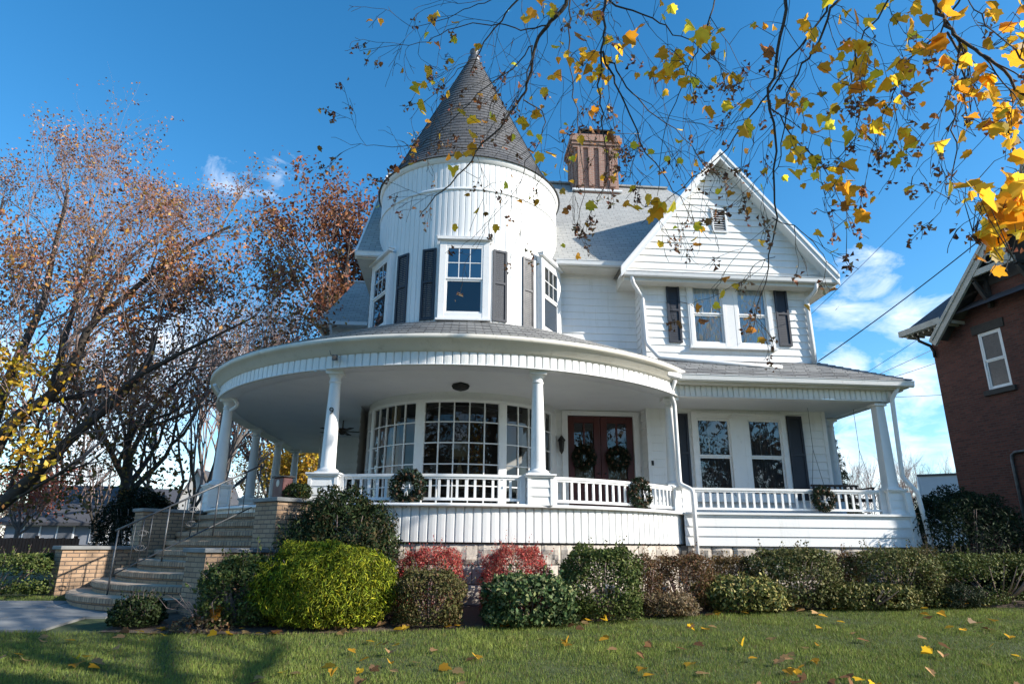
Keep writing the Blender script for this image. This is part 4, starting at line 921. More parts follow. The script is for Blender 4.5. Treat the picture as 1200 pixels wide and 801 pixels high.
G_VAR = [(.16, .17, .045), (.08, .11, .03), (.30, .27, .085), (.38, .33, .12), (.05, .075, .022)]
G_BROWN = [(.15, .075, .035), (.11, .055, .028), (.2, .10, .045), (.09, .07, .026), (.15, .11, .045)]
G_TAN = [(.26, .19, .10), (.18, .13, .07), (.32, .25, .15), (.13, .09, .05)]
G_EUO = [(.05, .09, .03), (.07, .115, .04), (.11, .16, .06), (.26, .28, .12), (.035, .06, .022)]
shrub('yew_shrub', 'broad dark green yew standing taller behind the golden cypress', -1.95, 11.95, 2.05, 2.08, [(.022, .042, .014), (.035, .06, .02), (.055, .078, .03), (.09, .07, .03), (.018, .03, .012)], 15000, .085, 'needle', lump=.34, aspect=.34, inner=.5, up=.3, seed=1.3)
shrub('boxwood_shrub', 'dark clipped boxwood between the brick pier and the golden cypress', -3.18, 10.95, 1.28, 1.0, G_BOX, 11000, .05, power=2.9, lump=.19, seed=2.2)
shrub('golden_cypress', 'bright yellow-green thread cypress mound at the front of the bed', -1.98, 10.85, 2.12, 1.25, G_GOLD+[(.12, .15, .02), (.09, .12, .018)], 32000, .085, 'needle', lump=.2, aspect=.17, droop=.9, inner=.5, seed=3.7, cat='cypress', d=1.7, power=2.05)
shrub('barberry_shrub', 'red barberry behind the round olive-brown bush', -.42, 11.95, 1.12, 1.10, G_RED, 11000, .036, 'leaf', power=2.9, lump=.26, seed=4.1, inner=.7)
shrub('barberry_shrub', 'red barberry behind the glossy euonymus beside the bare foundation stones', 1.03, 11.95, 1.2, 1.12, G_RED, 12000, .036, 'leaf', power=2.9, lump=.26, seed=5.6, inner=.7)
shrub('boxwood_shrub', 'round olive-brown bush just right of the golden cypress', -.38, 10.95, 1.12, .82, G_OLIVE, 9500, .045, power=2.9, lump=.17, seed=6.2)
shrub('euonymus_shrub', 'low glossy green euonymus with pale leaf edges in front of the red barberry', 1.17, 11.05, 1.46, .72, G_EUO, 7000, .08, power=2.9, lump=.22, seed=7.7)
shrub('boxwood_shrub', 'tall rounded green bush in the middle of the bed under the curved skirt', 2.43, 11.5, 1.36, 1.17, G_BOX, 13000, .05, power=2.7, lump=.22, seed=8.1)
shrub('barberry_shrub', 'thin brown twiggy bush half hidden behind the tall green bush', 3.35, 12.1, .62, .98, G_BROWN, 3500, .04, 'leaf', seed=9.4, inner=.4)
shrub('dry_perennial', 'low straw-coloured withered plant at the lawn edge', 3.66, 11.85, 1.1, .36, G_TAN, 3800, .07, 'leaf', seed=10.4, inner=.3, aspect=.3, lump=.3, cat='plant')
shrub('barberry_shrub', 'reddish brown rounded bush below the downspout', 4.2, 12.5, 1.16, .98, G_BROWN, 9000, .042, 'leaf', power=2.8, seed=11.2, inner=.6)
shrub('barberry_shrub', 'rusty low bush against the foundation right of the downspout', 5.45, 13.4, .98, .9, [(.19, .12, .045), (.14, .085, .036), (.11, .09, .03)], 6000, .042, 'leaf', seed=12.2, inner=.6)
shrub('euonymus_shrub', 'yellow-variegated low mound at the lawn edge below the rusty bushes', 5.22, 12.45, 1.6, .58, G_VAR, 7500, .07, power=2.6, lump=.19, seed=13.9)
shrub('holly_shrub', 'dark mixed green bush with pale lower leaves below the railing wreath', 6.5, 12.85, 1.72, 1.08, [(.08, .10, .028), (.115, .125, .036), (.055, .065, .02), (.17, .16, .06), (.24, .22, .10)], 12000, .058, power=2.8, lump=.21, seed=14.3)
shrub('euonymus_shrub', 'flat variegated hedge-like mound at the lawn edge in front of taller green bushes', 7.75, 12.62, 1.85, .46, [(.16, .16, .045), (.10, .115, .032), (.26, .23, .08), (.06, .075, .022)], 7000, .062, power=3.2, lump=.17, seed=15.6, d=.9)
shrub('barberry_shrub', 'small brown bush wedged between two green bushes at the foundation', 8.0, 13.75, .8, .92, G_BROWN, 4500, .042, 'leaf', seed=16.8)
shrub('boxwood_shrub', 'green rounded bush behind the flat variegated mound', 8.7, 13.1, 1.74, 1.06, [(.09, .11, .028), (.125, .135, .04), (.06, .07, .02), (.2, .18, .07)], 12000, .05, power=2.8, lump=.2, seed=17.5)
shrub('barberry_shrub', 'olive brown bush at the foot of the corner brace', 10.05, 14.0, 1.1, 1.05, [(.14, .115, .042), (.11, .085, .035), (.09, .10, .03)], 6000, .042, 'leaf', seed=18.1)
shrub('juniper_shrub', 'small dark spiky plant in front of the right-hand hedge', 9.62, 12.72, .93, .43, [(.03, .045, .02), (.045, .06, .03), (.07, .075, .045)], 3500, .07, 'needle', seed=19.2, lump=.3, aspect=.3)
shrub('hedge_shrub', 'long clipped green hedge at the far right of the bed', 10.9, 13.2, 2.7, .98, [(.09, .12, .028), (.13, .15, .04), (.06, .075, .02), (.18, .19, .07)], 16000, .05, power=4., lump=.17, seed=20.4, d=1.2, cat='hedge')
shrub('yew_shrub', 'large dark domed yew in front of the red brick house', 11.6, 14.75, 2.7, 2.38, [(.012, .022, .010), (.02, .034, .014), (.03, .045, .02)], 20000, .085, 'needle', lump=.2, aspect=.34, inner=.5, up=.2, seed=21.1)
shrub('boxwood_shrub', 'tiny dark bush at the foot of the brick steps', -4.6, 10.75, .74, .42, G_DK, 4000, .05, seed=22.7)
shrub('hedge_shrub', 'shaded clipped hedge left of the brick steps by the walk', -9.0, 14.5, 2.3, .78, G_BOX, 11000, .055, power=4.5, lump=.08, seed=23.1, d=1.1, cat='hedge')
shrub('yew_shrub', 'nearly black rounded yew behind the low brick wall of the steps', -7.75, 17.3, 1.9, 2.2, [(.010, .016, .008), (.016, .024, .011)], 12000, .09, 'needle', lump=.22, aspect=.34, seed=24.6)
# twiggy dormant plant with one caught leaf
t = thing('dormant_plant', 'bare arching twigs with a caught orange leaf beside the tiny dark bush', 'plant', (-3.6, 10.55, gz(10.55)))
m = MB()
for i in range(34):
    a = random.uniform(0, 2*pi); l = random.uniform(.3, .62); b = Vector((-3.6+random.uniform(-.12, .12), 10.6+random.uniform(-.08, .08), gz(10.6))); d = Vector((cos(a), sin(a)*.6, 0))
    m.tube([b, b+d*l*.35+Vector((0, 0, .25)), b+d*l*.75+Vector((0, 0, .36+random.uniform(-.1, .12))), b+d*l+Vector((0, 0, .34+random.uniform(-.2, .2)))], [.006, .005, .004, .002], 4)
obj('stem', m, M['twig'], t)
P = np.array([(-3.42, 10.45, gz(10.4)+.28), (-3.4, 10.44, gz(10.4)+.22), (-3.37, 10.46, gz(10.4)+.30)])
obj('leaf', leaf_mesh('leaf', P, np.array([(0, -1, .3), (.3, -1, 0), (-.3, -1, .4)]), [.15, .13, .13], pick([(.5, .22, .02), (.45, .17, .02)], 3), M['yleaf'], shape='maple'), None, t)
P, v = shell(700, .9, .7, .2, seed=2.); P += np.array([-3.6, 10.5, gz(10.5)]); obj('dry_leaves', leaf_mesh('dry_leaves', P, rng.normal(size=(700, 3)), rng.uniform(.03, .07, 700), pick(G_TAN+G_BROWN, 700), M['leaf']), None, t)
# greens on the pier
P, v = shell(900, .5, .4, .28, seed=8.); q = sp(.1, wB+.45, .765); t = thing('evergreen_boughs', 'small heap of dark evergreen boughs behind the red box on the pier', 'boughs', tuple(q))
obj('foliage', leaf_mesh('foliage', P+np.array(q), rng.normal(size=(900, 3)), rng.uniform(.06, .12, 900), pick(G_DK, 900), M['needle'], aspect=.25), None, t)

# ================================================================ trees
class Tree:
    def __init__(s, sides=6): s.mb = MB(); s.tips = []; s.sides = sides; s.thin = .045; s.rmin = 0.
    def limb(s, pts, r0, r1):
        n = len(pts); s.mb.tube(pts, [max(s.rmin, r0+(r1-r0)*(i/(n-1))**.8) for i in range(n)], s.sides if r0 > .05 else (5 if r0 > .02 else 3), 1 if r0 < s.thin else 0, cap=False)
    def grow(s, p, d, L_, r, depth, spread=.6, up=.12, n_kids=(2, 4), ratio=.66, wob=.16, gravity=0.):
        pts = [Vector(p)]; d = Vector(d).normalized(); k = 4 if depth > 1 else 3
        for i in range(k):
            d = (d+Vector((random.gauss(0, wob), random.gauss(0, wob), random.gauss(0, wob)+up*.35-gravity*.3))).normalized(); pts.append(pts[-1]+d*L_/k)
        s.limb(pts, r, r*.55 if depth else r*.3)
        if depth == 0: s.tips.append((pts[-1], d)); s.tips.append((pts[1], d)); return
        for j in range(random.randint(*n_kids)):
            t = random.uniform(.35, 1.); i = min(k-1, int(t*k)); q = pts[i].lerp(pts[i+1], t*k-i)
            ax = d.orthogonal().normalized(); ax = Matrix.Rotation(random.uniform(0, 2*pi), 3, d) @ ax
            nd_ = (d*cos(spread)+ax*sin(spread)*random.uniform(.7, 1.3)+Vector((0, 0, up-gravity))).normalized()
            s.grow(q, nd_, L_*ratio*random.uniform(.75, 1.2), r*.55, depth-1, spread, up, n_kids, ratio, wob, gravity)
        s.grow(pts[-1], d, L_*ratio, r*.5, depth-1, spread, up, n_kids, ratio, wob, gravity)
def shades_steps(q): return q[0]-1.82*(q[2]+1.2) < -3.6
def foliage_at(tips, per, rad, size, pal, mat, parent, aspect=.65, shape='quad', keep=1., name='foliage', along_down=0.):
    tp = [t for t in tips if random.random() < keep]
    if not tp: return
    C = np.repeat(np.array([t[0] for t in tp]), per, axis=0); n = len(C)
    P = C+rng.normal(0, rad, (n, 3)); al = rng.normal(size=(n, 3)); al[:, 2] -= along_down
    obj(name, leaf_mesh(name, P, rng.normal(size=(n, 3))+np.array([0, 0, .4]), rng.uniform(.7, 1.3, n)*size, pick(pal, n, .25), M[mat], along=al, aspect=aspect, shape=shape), None, parent)
def traced(px, Y0, Y1, jit=0.):
    n = len(px); P = [at(x, y, Y0+(Y1-Y0)*i/(n-1)) for i, (x, y) in enumerate(px)]
    out = []                                               # Catmull-Rom smoothing
    for i in range(n-1):
        a, b, c, d = P[max(i-1, 0)], P[i], P[i+1], P[min(i+2, n-1)]
        for k in range(4):
            t = k/4; out.append(.5*((2*b)+(c-a)*t+(2*a-5*b+4*c-d)*t*t+(3*b-a-3*c+d)*t**3)+Vector((random.gauss(0, jit), random.gauss(0, jit), random.gauss(0, jit))))
    return out+[P[-1]]
def along(T, pts, k, L_, r, depth, spread=.7, up=.15, t0=.15, **kw):
    for j in range(k):
        t = t0+(1-t0)*(j+random.random())/k; i = min(len(pts)-2, int(t*(len(pts)-1))); d = (pts[i+1]-pts[i]).normalized()
        ax = Matrix.Rotation(random.uniform(0, 2*pi), 3, d) @ d.orthogonal().normalized()
        T.grow(pts[i], (d*cos(spread)+ax*sin(spread)+Vector((0, 0, up))).normalized(), L_*(1.1-.7*t)*random.uniform(.7, 1.2), r*(1.1-.6*t), depth, spread*.8, up, **kw)

RUST = [(.34, .14, .05), (.42, .18, .05), (.25, .10, .04), (.5, .27, .06), (.2, .09, .05)]
PINK = [(.42, .21, .15), (.34, .16, .12), (.48, .25, .15), (.5, .3, .1), (.27, .13, .11)]
YEL = [(.55, .36, .03), (.48, .28, .025), (.62, .44, .05), (.36, .2, .025)]
# big maple at the left
tr = thing('maple_tree', 'large spreading maple with thin rusty leaves and leaning limbs left of the house', 'tree', tuple(at(-60, 640, 20)))
T = Tree(7)
base = at(-60, 650, 20); base.z = gz(20)-.1
LM = [([(-60, 650), (-30, 612), (5, 588), (50, 548), (92, 505), (135, 470), (170, 430), (182, 395)], 20, 19.5, .26, .07),
      ([(-60, 650), (-20, 560), (10, 500), (60, 462), (88, 420), (108, 380), (150, 345), (205, 300), (270, 265)], 20, 18.5, .24, .04),
      ([(-20, 560), (0, 470), (30, 400), (52, 350), (62, 300), (75, 245), (80, 215)], 20, 20.5, .18, .03),
      ([(60, 462), (75, 400), (100, 320), (120, 275), (150, 240)], 19.6, 21, .12, .02),
      ([(-60, 650), (-60, 560), (-50, 470), (-30, 380), (-20, 300), (5, 235)], 20, 21, .18, .03),
      ([(92, 505), (150, 450), (200, 420), (250, 395), (300, 370)], 19.9, 18.2, .12, .02),
      ([(108, 380), (130, 330), (160, 295), (215, 255)], 19.2, 20.5, .08, .015)]
for px, y0, y1, r0, r1 in LM:
    P = traced(px, y0, y1); T.limb(P, r0, r1); along(T, P, 17, 2.9, r0*.22, 3, .6, .12, .25, n_kids=(2, 3))
obj('trunk', T.mb, [M['bark'], M['twig']], tr)
rust = [t for t in T.tips if t[0].z < 9.0]; hi_ = [t for t in T.tips if t[0].z >= 7.0]
foliage_at(hi_, 5, .14, .085, PINK+PINK+RUST, 'leaf', tr, keep=.4); foliage_at(rust, 6, .17, .125, RUST+PINK, 'leaf', tr, name='lower_foliage', keep=.34)
ycl = [(at(x+random.gauss(0, 16), y+random.gauss(0, 14), 18.6+random.gauss(0, .5)), None) for x, y in ((5, 415), (20, 440), (35, 420), (10, 490), (28, 520), (15, 535), (45, 520), (40, 430), (55, 445), (2, 460)) for _ in range(7)]
foliage_at(ycl, 9, .16, .17, YEL, 'leaf', tr, name='yellow_foliage')
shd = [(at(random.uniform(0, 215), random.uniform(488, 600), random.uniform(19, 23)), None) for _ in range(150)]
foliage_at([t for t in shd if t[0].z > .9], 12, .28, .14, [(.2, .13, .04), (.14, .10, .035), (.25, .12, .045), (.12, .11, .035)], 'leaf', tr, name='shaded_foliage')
# second, bare, behind
def simple_tree(name, label, px, base_py, Y, H, r, depth, pal, per, size, keep, bark='bark', spread=.55, up=.25, nk=(2, 4), lean=(0, 0), rad=.2, ratio=.68, kids0=6, group=None, trunk=.35, mat='leaf'):
    b = at(px, base_py, Y); b.z = (gz(Y) if Y < 200 else gz(Y))-.1; t = thing(name, label, 'tree', tuple(b), group); T = Tree(6)
    top = b+Vector((lean[0], lean[1], H*trunk)); pts = [b, b.lerp(top, .5)+Vector((random.gauss(0, .1), 0, 0)), top]; T.limb(pts, r, r*.7)
    for j in range(kids0):
        a = 2*pi*j/kids0+random.random(); T.grow(b.lerp(top, random.uniform(.6, 1)), Vector((cos(a)*spread, sin(a)*spread, 1.)), H*(1-trunk)*.5*random.uniform(.8, 1.1), r*.5, depth, spread, up, nk, ratio)
    obj('trunk', T.mb, [M[bark], M['twig']], t)
    if per: foliage_at(T.tips, per, rad, size, pal, mat, t, keep=keep)
    return t
simple_tree('maple_tree', 'upright dark-stemmed tree with rusty leaves behind the black rounded yew', 134, 640, 24, 8.6, .24, 4, RUST, 2, .14, .6, spread=.75, nk=(2, 3), trunk=.42, rad=.3)
simple_tree('maple_tree', 'small red-leaved tree with a pale trunk in front of the blue-grey house', 14, 650, 31, 4.6, .12, 3, [(.36, .12, .08), (.42, .17, .1), (.3, .09, .07)], 7, .13, .9, 'bark_grey', spread=.8, nk=(2, 3), trunk=.4, rad=.3)
simple_tree('bare_tree', 'thin dark bare sapling in front of the white garage', 103, 645, 33, 6.5, .09, 3, RUST, 1, .1, .5, spread=.6, nk=(2, 3), trunk=.3)
simple_tree('bare_tree', 'thin bare many-branched tree behind the tall brick wall of the steps', 176, 640, 27, 10, .16, 4, PINK, 1, .12, .5, 'bark_grey', spread=.65, nk=(2, 3), lean=(1.5, 0), trunk=.2)
simple_tree('bare_tree', 'pale bare tree just left of the left-most porch column', 238, 640, 32, 13, .2, 4, PINK, 1, .13, .5, 'bark_grey', spread=.5, nk=(2, 3), trunk=.25)
simple_tree('bare_tree', 'grey bare tree seen through the porch behind the rear columns', 312, 640, 40, 15, .22, 4, PINK, 2, .15, .6, 'bark_grey', spread=.5, nk=(2, 3), trunk=.25)
simple_tree('bare_tree', 'distant purplish bare tree above the dark-roofed neighbour house', 65, 640, 50, 17, .3, 4, PINK, 2, .2, .7, 'bark_grey', spread=.6, nk=(2, 3), trunk=.2)
simple_tree('oak_tree', 'tall copper-leaved oak rising behind the turret', 440, 600, 36, 19.5, .42, 4, [(.2, .085, .05), (.28, .11, .055), (.14, .06, .045), (.34, .15, .06)], 12, .22, .9, spread=.5, nk=(2, 4), trunk=.3, rad=.35, ratio=.66)
simple_tree('oak_tree', 'dark brown-leaved oak left of the ell roof', 345, 620, 38, 13.5, .3, 4, [(.14, .07, .05), (.2, .09, .055), (.1, .055, .045)], 6, .2, .6, spread=.55, nk=(2, 3), trunk=.3, rad=.3)
simple_tree('yellow_tree', 'small golden-leaved tree seen under the porch ceiling', 362, 630, 34, 6.6, .14, 3, YEL+[(.3, .2, .03)], 10, .17, 1., spread=.7, nk=(2, 4), trunk=.3, rad=.3)
simple_tree('yellow_tree', 'ochre-leaved tree between the two left porch columns', 325, 630, 46, 8.2, .14, 3, [(.4, .22, .04), (.3, .16, .04), (.22, .12, .04)], 7, .18, 1., spread=.7, nk=(2, 4), trunk=.3, rad=.35)
for i, (px, Y, H, lb) in enumerate(((1000, 62, 8.6, 'small bare tree left of the corner porch column'), (1022, 70, 9.6, 'dark bare tree against the cloud beside the corner porch column'), (1064, 64, 9.5, 'bare tree rising above the left end of the white trailer'), (1085, 74, 10.5, 'pale bare tree above the middle of the white trailer'), (1108, 66, 8.5, 'bare tree at the edge of the red brick house'))):
    simple_tree('bare_tree', lb, px, 640, Y, H, .16, 4, PINK, 0, .1, 0, 'bark_grey', spread=.55, nk=(2, 3), trunk=.25)
# conifer behind the right porch
b = at(984, 640, 42); b.z = gz(42)-.1; t = thing('spruce_tree', 'dark blue-green spruce seen between wing wall and rear porch column', 'tree', tuple(b))
m = MB(); m.tube([b, b+Vector((0, 0, 9.6))], [.2, .02], 7); P = []; al = []
for i in range(46):
    z = 1+8.4*i/46; L_ = 2.0*(1-i/48)+.15
    for j in range(7):
        a = random.uniform(0, 2*pi); d = Vector((cos(a), sin(a), -.25)); m.tube([b+Vector((0, 0, z)), b+Vector((0, 0, z))+d*L_], [.03, .006], 3, cap=False)
        for q in range(34): s_ = random.random()**.7; P.append(tuple(b+Vector((0, 0, z))+d*L_*s_+Vector((random.gauss(0, .09), random.gauss(0, .09), random.gauss(0, .06)-.05)))); al.append((d.x+random.gauss(0, .5), d.y+random.gauss(0, .5), -.5))
obj('trunk', m, M['bark'], t); n = len(P); obj('foliage', leaf_mesh('foliage', P, rng.normal(size=(n, 3)), rng.uniform(.15, .3, n), pick([(.016, .03, .022), (.028, .045, .03)], n), M['needle'], along=np.array(al), aspect=.3), None, t)
# far woods that close the horizon
P = []; m = MB()
for i in range(520):
    a = R(-62+124*i/520+random.uniform(-.2, .2)); D = random.uniform(120, 190); b = Vector((D*sin(a+YAW), D*cos(a+YAW), gz(100)-.5)); H = random.uniform(5, 9.5)*D/150
    m.tube([b, b+Vector((random.gauss(0, .4), 0, H*.9))], [.25, .04], 3, cap=False)
    for j in range(14):
        s_ = random.uniform(.25, .9); d = Vector((random.gauss(0, 1), random.gauss(0, .6), 1.1)).normalized(); q = b+Vector((0, 0, H*s_)); e = q+d*H*.32*(1.1-s_*.5); m.tube([q, e], [.07, .015], 3, cap=False); P += [tuple(q.lerp(e, random.uniform(.4, 1))+Vector((random.gauss(0, .5), 0, random.gauss(0, .5)))) for _ in range(3)]
o = obj('far_woods', m, M['bark_grey']); struct(o, 'stuff'); n = len(P)
o = obj('far_brush', leaf_mesh('far_brush', P, rng.normal(size=(n, 3)), rng.uniform(.3, .9, n), pick([(.12, .085, .075), (.15, .11, .08), (.09, .075, .05), (.07, .06, .055)], n), M['leaf']), None); struct(o, 'stuff')

P = []; m = MB()
for i in range(90):
    a = R(-56+112*i/90+random.uniform(-.6, .6)); D = random.uniform(42, 60); b = Vector((-D*sin(a), -D*cos(a), -1.7)); H = random.uniform(10, 19)
    m.tube([b, b+Vector((random.gauss(0, .5), 0, H*.9))], [.3, .05], 4, cap=False)
    for j in range(26):
        s_ = random.uniform(.2, .92); d = Vector((random.gauss(0, 1), random.gauss(0, 1), .9)).normalized(); q = b+Vector((0, 0, H*s_)); e = q+d*H*.36*(1.1-s_*.6); m.tube([q, e], [.09, .02], 3, cap=False); P += [tuple(q.lerp(e, random.uniform(.2, 1))+Vector((random.gauss(0, .5), random.gauss(0, .5), random.gauss(0, .5)))) for _ in range(26)]
o = obj('street_woods', m, M['bark']); struct(o, 'stuff'); n = len(P)
o = obj('street_foliage', leaf_mesh('street_foliage', P, rng.normal(size=(n, 3)), rng.uniform(.25, .6, n), pick([(.14, .08, .04), (.2, .12, .04), (.06, .06, .03), (.1, .06, .04)], n), M['leaf']), None); struct(o, 'stuff')

# ---- maple hanging over the picture from the right
mp_ = thing('maple_tree', 'yellow-leaved maple whose drooping branches hang over the top of the view', 'tree', (10.0, 2.2, gz(2.2)))
T = Tree(7); T.rmin = .0024
trunk_top = Vector((8.9, 2.2, 4.6)); T.limb([Vector((10.0, 2.2, gz(2.2)-.1)), Vector((9.85, 2.2, .6)), Vector((9.4, 2.25, 2.6)), trunk_top], .34, .24)
def hang(px, Y0, Y1, r0, r1, link=None, kids=8, L_=.8):
    P = traced(px, Y0, Y1, .012)
    if link is not None:
        a, b = Vector(link), P[0]; T.limb([a, a.lerp(b, .35)+Vector((0, 0, .5)), a.lerp(b, .7)+Vector((0, 0, .35)), b], r0*2.2, r0)
    T.limb(P, r0*.8, r1*.8)
    along(T, P, max(2, int(kids*.8)), L_*.9, max(r1*.8, .0045), 2, .75, -.18, .1, n_kids=(1, 2), ratio=.62, wob=.2, gravity=.06)
    return P
A_, B1, C1 = Vector((5.2, 3.6, 7.6)), Vector((3.2, 4.0, 7.0)), Vector((6.6, 3.4, 6.8))
T.limb([trunk_top, Vector((7.5, 2.8, 6.3)), A_], .17, .10); T.limb([trunk_top, Vector((8.1, 2.8, 6)), C1], .15, .09); T.limb([A_, Vector((4.2, 3.9, 7.5)), B1], .08, .05)
H = []
H.append(hang([(672, -30), (662, 6), (640, 30), (628, 52), (618, 92), (612, 114), (574, 160), (543, 197), (513, 230), (492, 254)], 5.4, 6.4, .034, .006, B1, 12))
H.append(hang([(640, -40), (607, 0), (580, 32), (560, 67), (551, 86)], 5.8, 6.5, .02, .006, B1, 7))
H.append(hang([(712, -30), (707, 20), (705, 60), (703, 100), (705, 143), (711, 190), (700, 240)], 5.2, 5.4, .024, .004, B1, 9))
H.append(hang([(690, -40), (668, 0), (667, 45), (669, 92), (677, 143), (684, 213), (676, 262)], 5.6, 5.9, .016, .004, B1, 9))
H.append(hang([(706, 60), (714, 80), (733, 124), (757, 180), (790, 220), (812, 262)], 5.2, 5.7, .018, .004, None, 8))
H.append(hang([(714, 70), (735, 100), (761, 130), (800, 160), (838, 210)], 5.2, 5.9, .013, .004, None, 8))
H.append(hang([(700, -10), (723, 6), (763, 23), (800, 43), (850, 78)], 5.2, 5.0, .018, .005, None, 8))
H.append(hang([(640, 30), (610, 34), (576, 28), (533, 33), (500, 48), (460, 55), (421, 60)], 5.5, 6.2, .012, .003, None, 6))
H.append(hang([(600, -8), (560, 5), (525, 20), (480, 30), (455, 8)], 5.8, 6.1, .009, .003, None, 5))
H.append(hang([(618, 92), (625, 53), (600, 80), (560, 110), (520, 150), (500, 166), (460, 171), (420, 170), (388, 161)], 5.7, 6.6, .012, .003, None, 9))
H.append(hang([(613, 114), (640, 140), (620, 190), (600, 230), (570, 262), (540, 290)], 5.9, 6.3, .010, .003, None, 6))
H.append(hang([(935, -40), (923, 0), (913, 58), (900, 116), (909, 180), (907, 256), (899, 312), (880, 392)], 4.6, 5.1, .026, .004, C1, 11))
H.append(hang([(1000, -40), (976, 12), (952, 60), (928, 96), (916, 168), (905, 210)], 4.5, 4.8, .022, .005, C1, 8))
H.append(hang([(985, -30), (964, 16), (912, 92), (876, 140), (844, 184), (800, 220), (752, 262)], 4.6, 5.6, .018, .004, C1, 10))
H.append(hang([(1080, -40), (1096, 4), (1112, 36), (1140, 52), (1164, 76), (1202, 110), (1230, 130)], 3.9, 3.7, .022, .014, C1, 9, .7))
H.append(hang([(1116, 40), (1128, 92), (1121, 136), (1118, 192), (1108, 240)], 3.9, 4.2, .014, .004, None, 7, .6))
H.append(hang([(1140, -30), (1100, 40), (1066, 70), (1047, 110), (1026, 150), (1022, 180)], 4.2, 4.6, .014, .004, C1, 8, .6))
H.append(hang([(900, 116), (930, 160), (960, 190), (985, 232), (1000, 262)], 4.7, 4.9, .010, .003, None, 6, .6))
H.append(hang([(840, -30), (832, 20), (815, 60), (800, 100), (780, 150), (770, 230)], 5.0, 5.4, .014, .004, B1, 8))
H.append(hang([(907, 256), (940, 270), (965, 300), (982, 322)], 4.9, 5.0, .007, .003, None, 4, .4))
H.append(hang([(1200, 70), (1180, 50), (1150, 20), (1130, -10)], 3.6, 3.9, .010, .006, None, 5, .5))
H.append(hang([(1240, 190), (1200, 215), (1178, 240), (1170, 285)], 3.0, 3.2, .012, .003, None, 4, .4))
H.append(hang([(560, 67), (530, 90), (500, 118), (480, 140)], 6.2, 6.5, .008, .003, None, 5, .5))
H.append(hang([(1060, -30), (1030, 20), (1000, 60), (1010, 110), (1000, 180)], 4.3, 4.7, .014, .004, C1, 7, .6))
H.append(hang([(905, 300), (870, 330), (820, 352), (780, 355)], 5.0, 5.1, .005, .002, None, 3, .3))
vis_tips = list(T.tips)
# the unseen body of the crown, overhead and to the right
T2n = len(T.tips)
for c0, dirs in ((trunk_top, [(-.2, .2, 1), (.5, .3, 1), (.4, .6, .9), (.1, -.8, .9), (.9, .3, .6), (.4, .6, .9)]), (A_, [(-.3, -.9, .6), (.3, -.8, .7), (-.6, -.7, .5), (0, -.5, 1)])):
    for d in dirs: T.grow(c0, d, 3.0, .11, 3, .6, .15, (2, 3), .7)
def clusters(spec, Y, size, pal, name, spread=9):
    P = []; 
    for x, y, n in spec:
        for _ in range(n+(n > 1)+n//2+(n > 3)*2):
            yy = Y(x)+random.gauss(0, .12); P.append(at(x+random.gauss(0, spread if n > 1 else 2), y+random.gauss(0, spread if n > 1 else 2), yy))
    st = T.mb; LV = np.array(T.mb.v)
    for q in P:
        d = ((LV-np.array(q))**2).sum(1); a = Vector(LV[d.argmin()]); e = q+Vector((0, 0, .045)); md = a.lerp(e, .5)+Vector((random.gauss(0, .02), random.gauss(0, .02), .03))
        st.tube([a, md, e], [.0035, .0025, .0015], 3, cap=False)
    n = len(P); N = rng.normal(size=(n, 3))*.8+np.array([.2, -.7, .2]); al = rng.normal(0, .5, (n, 3))+np.array([0, 0, -1.])
    obj(name, leaf_mesh(name, [tuple(p) for p in P], N, rng.uniform(.5, 1.35, n)*size, pick(pal, n, .16), M['yleaf'], along=al, shape='maple', fold=.55), None, mp_)
Yd = lambda x: 6.1-(x-450)/750*2.2
YP = [(.97, .53, .04), (.96, .48, .035), (.97, .62, .05), (.88, .38, .03)]
clusters([(445, 28, 1), (507, 40, 2), (632, 10, 2), (650, 6, 2), (668, 58, 3), (655, 98, 2), (690, 70, 5), (700, 96, 5), (717, 62, 3), (703, 12, 3), (745, 46, 2), (785, 90, 2), (527, 72, 1), (518, 90, 1), (538, 135, 1), (545, 160, 2), (536, 181, 1), (528, 199, 1), (595, 218, 1), (624, 150, 3), (629, 176, 2), (580, 140, 1), (476, 83, 1), (500, 100, 2), (493, 122, 1),
          (770, 240, 3), (752, 245, 2), (690, 237, 1), (827, 40, 4), (840, 48, 2), (800, 75, 4), (812, 92, 2), (849, 96, 2), (952, 42, 3), (985, 4, 2), (1030, 15, 2), (1062, 30, 3), (1078, 20, 2), (1076, 58, 3), (1000, 65, 4), (1015, 86, 7), (1026, 96, 3), (1050, 90, 4), (970, 90, 2), (940, 130, 5), (951, 150, 2), (990, 115, 3), (1010, 130, 1), (1030, 145, 4), (1020, 156, 2), (1045, 130, 2), (985, 164, 2), (930, 190, 3), (946, 180, 2), (978, 216, 4), (992, 200, 3), (945, 206, 2), (990, 238, 1), (1010, 255, 2), (960, 273, 1), (1058, 155, 2), (1068, 146, 1), (780, 15, 2), (790, 65, 3), (835, 115, 2), (870, 105, 2), (890, 30, 2), (880, 150, 2), (560, 55, 1), (755, 90, 2), (640, 200, 1), (835, 380, 0)],
         Yd, .118, YP, 'yellow_leaves', 10)
clusters([(1142, 85, 3), (1120, 75, 3), (1140, 110, 4), (1160, 106, 3), (1130, 140, 2), (1190, 60, 4), (1196, 30, 3), (1180, 148, 6), (1170, 138, 4), (1196, 122, 4), (1063, 220, 1), (1117, 220, 1), (1125, 238, 2), (1100, 165, 1), (1100, 60, 2), (1165, 20, 2), (1110, 20, 2)], lambda x: 3.8, .112, YP, 'yellow_leaves', 10)
clusters([(1176, 250, 7), (1195, 256, 6), (1166, 288, 3), (1152, 226, 3), (1190, 215, 4), (1186, 184, 3), (1168, 262, 3), (1200, 235, 4)], lambda x: 3.1, .115, YP, 'yellow_leaves', 11)
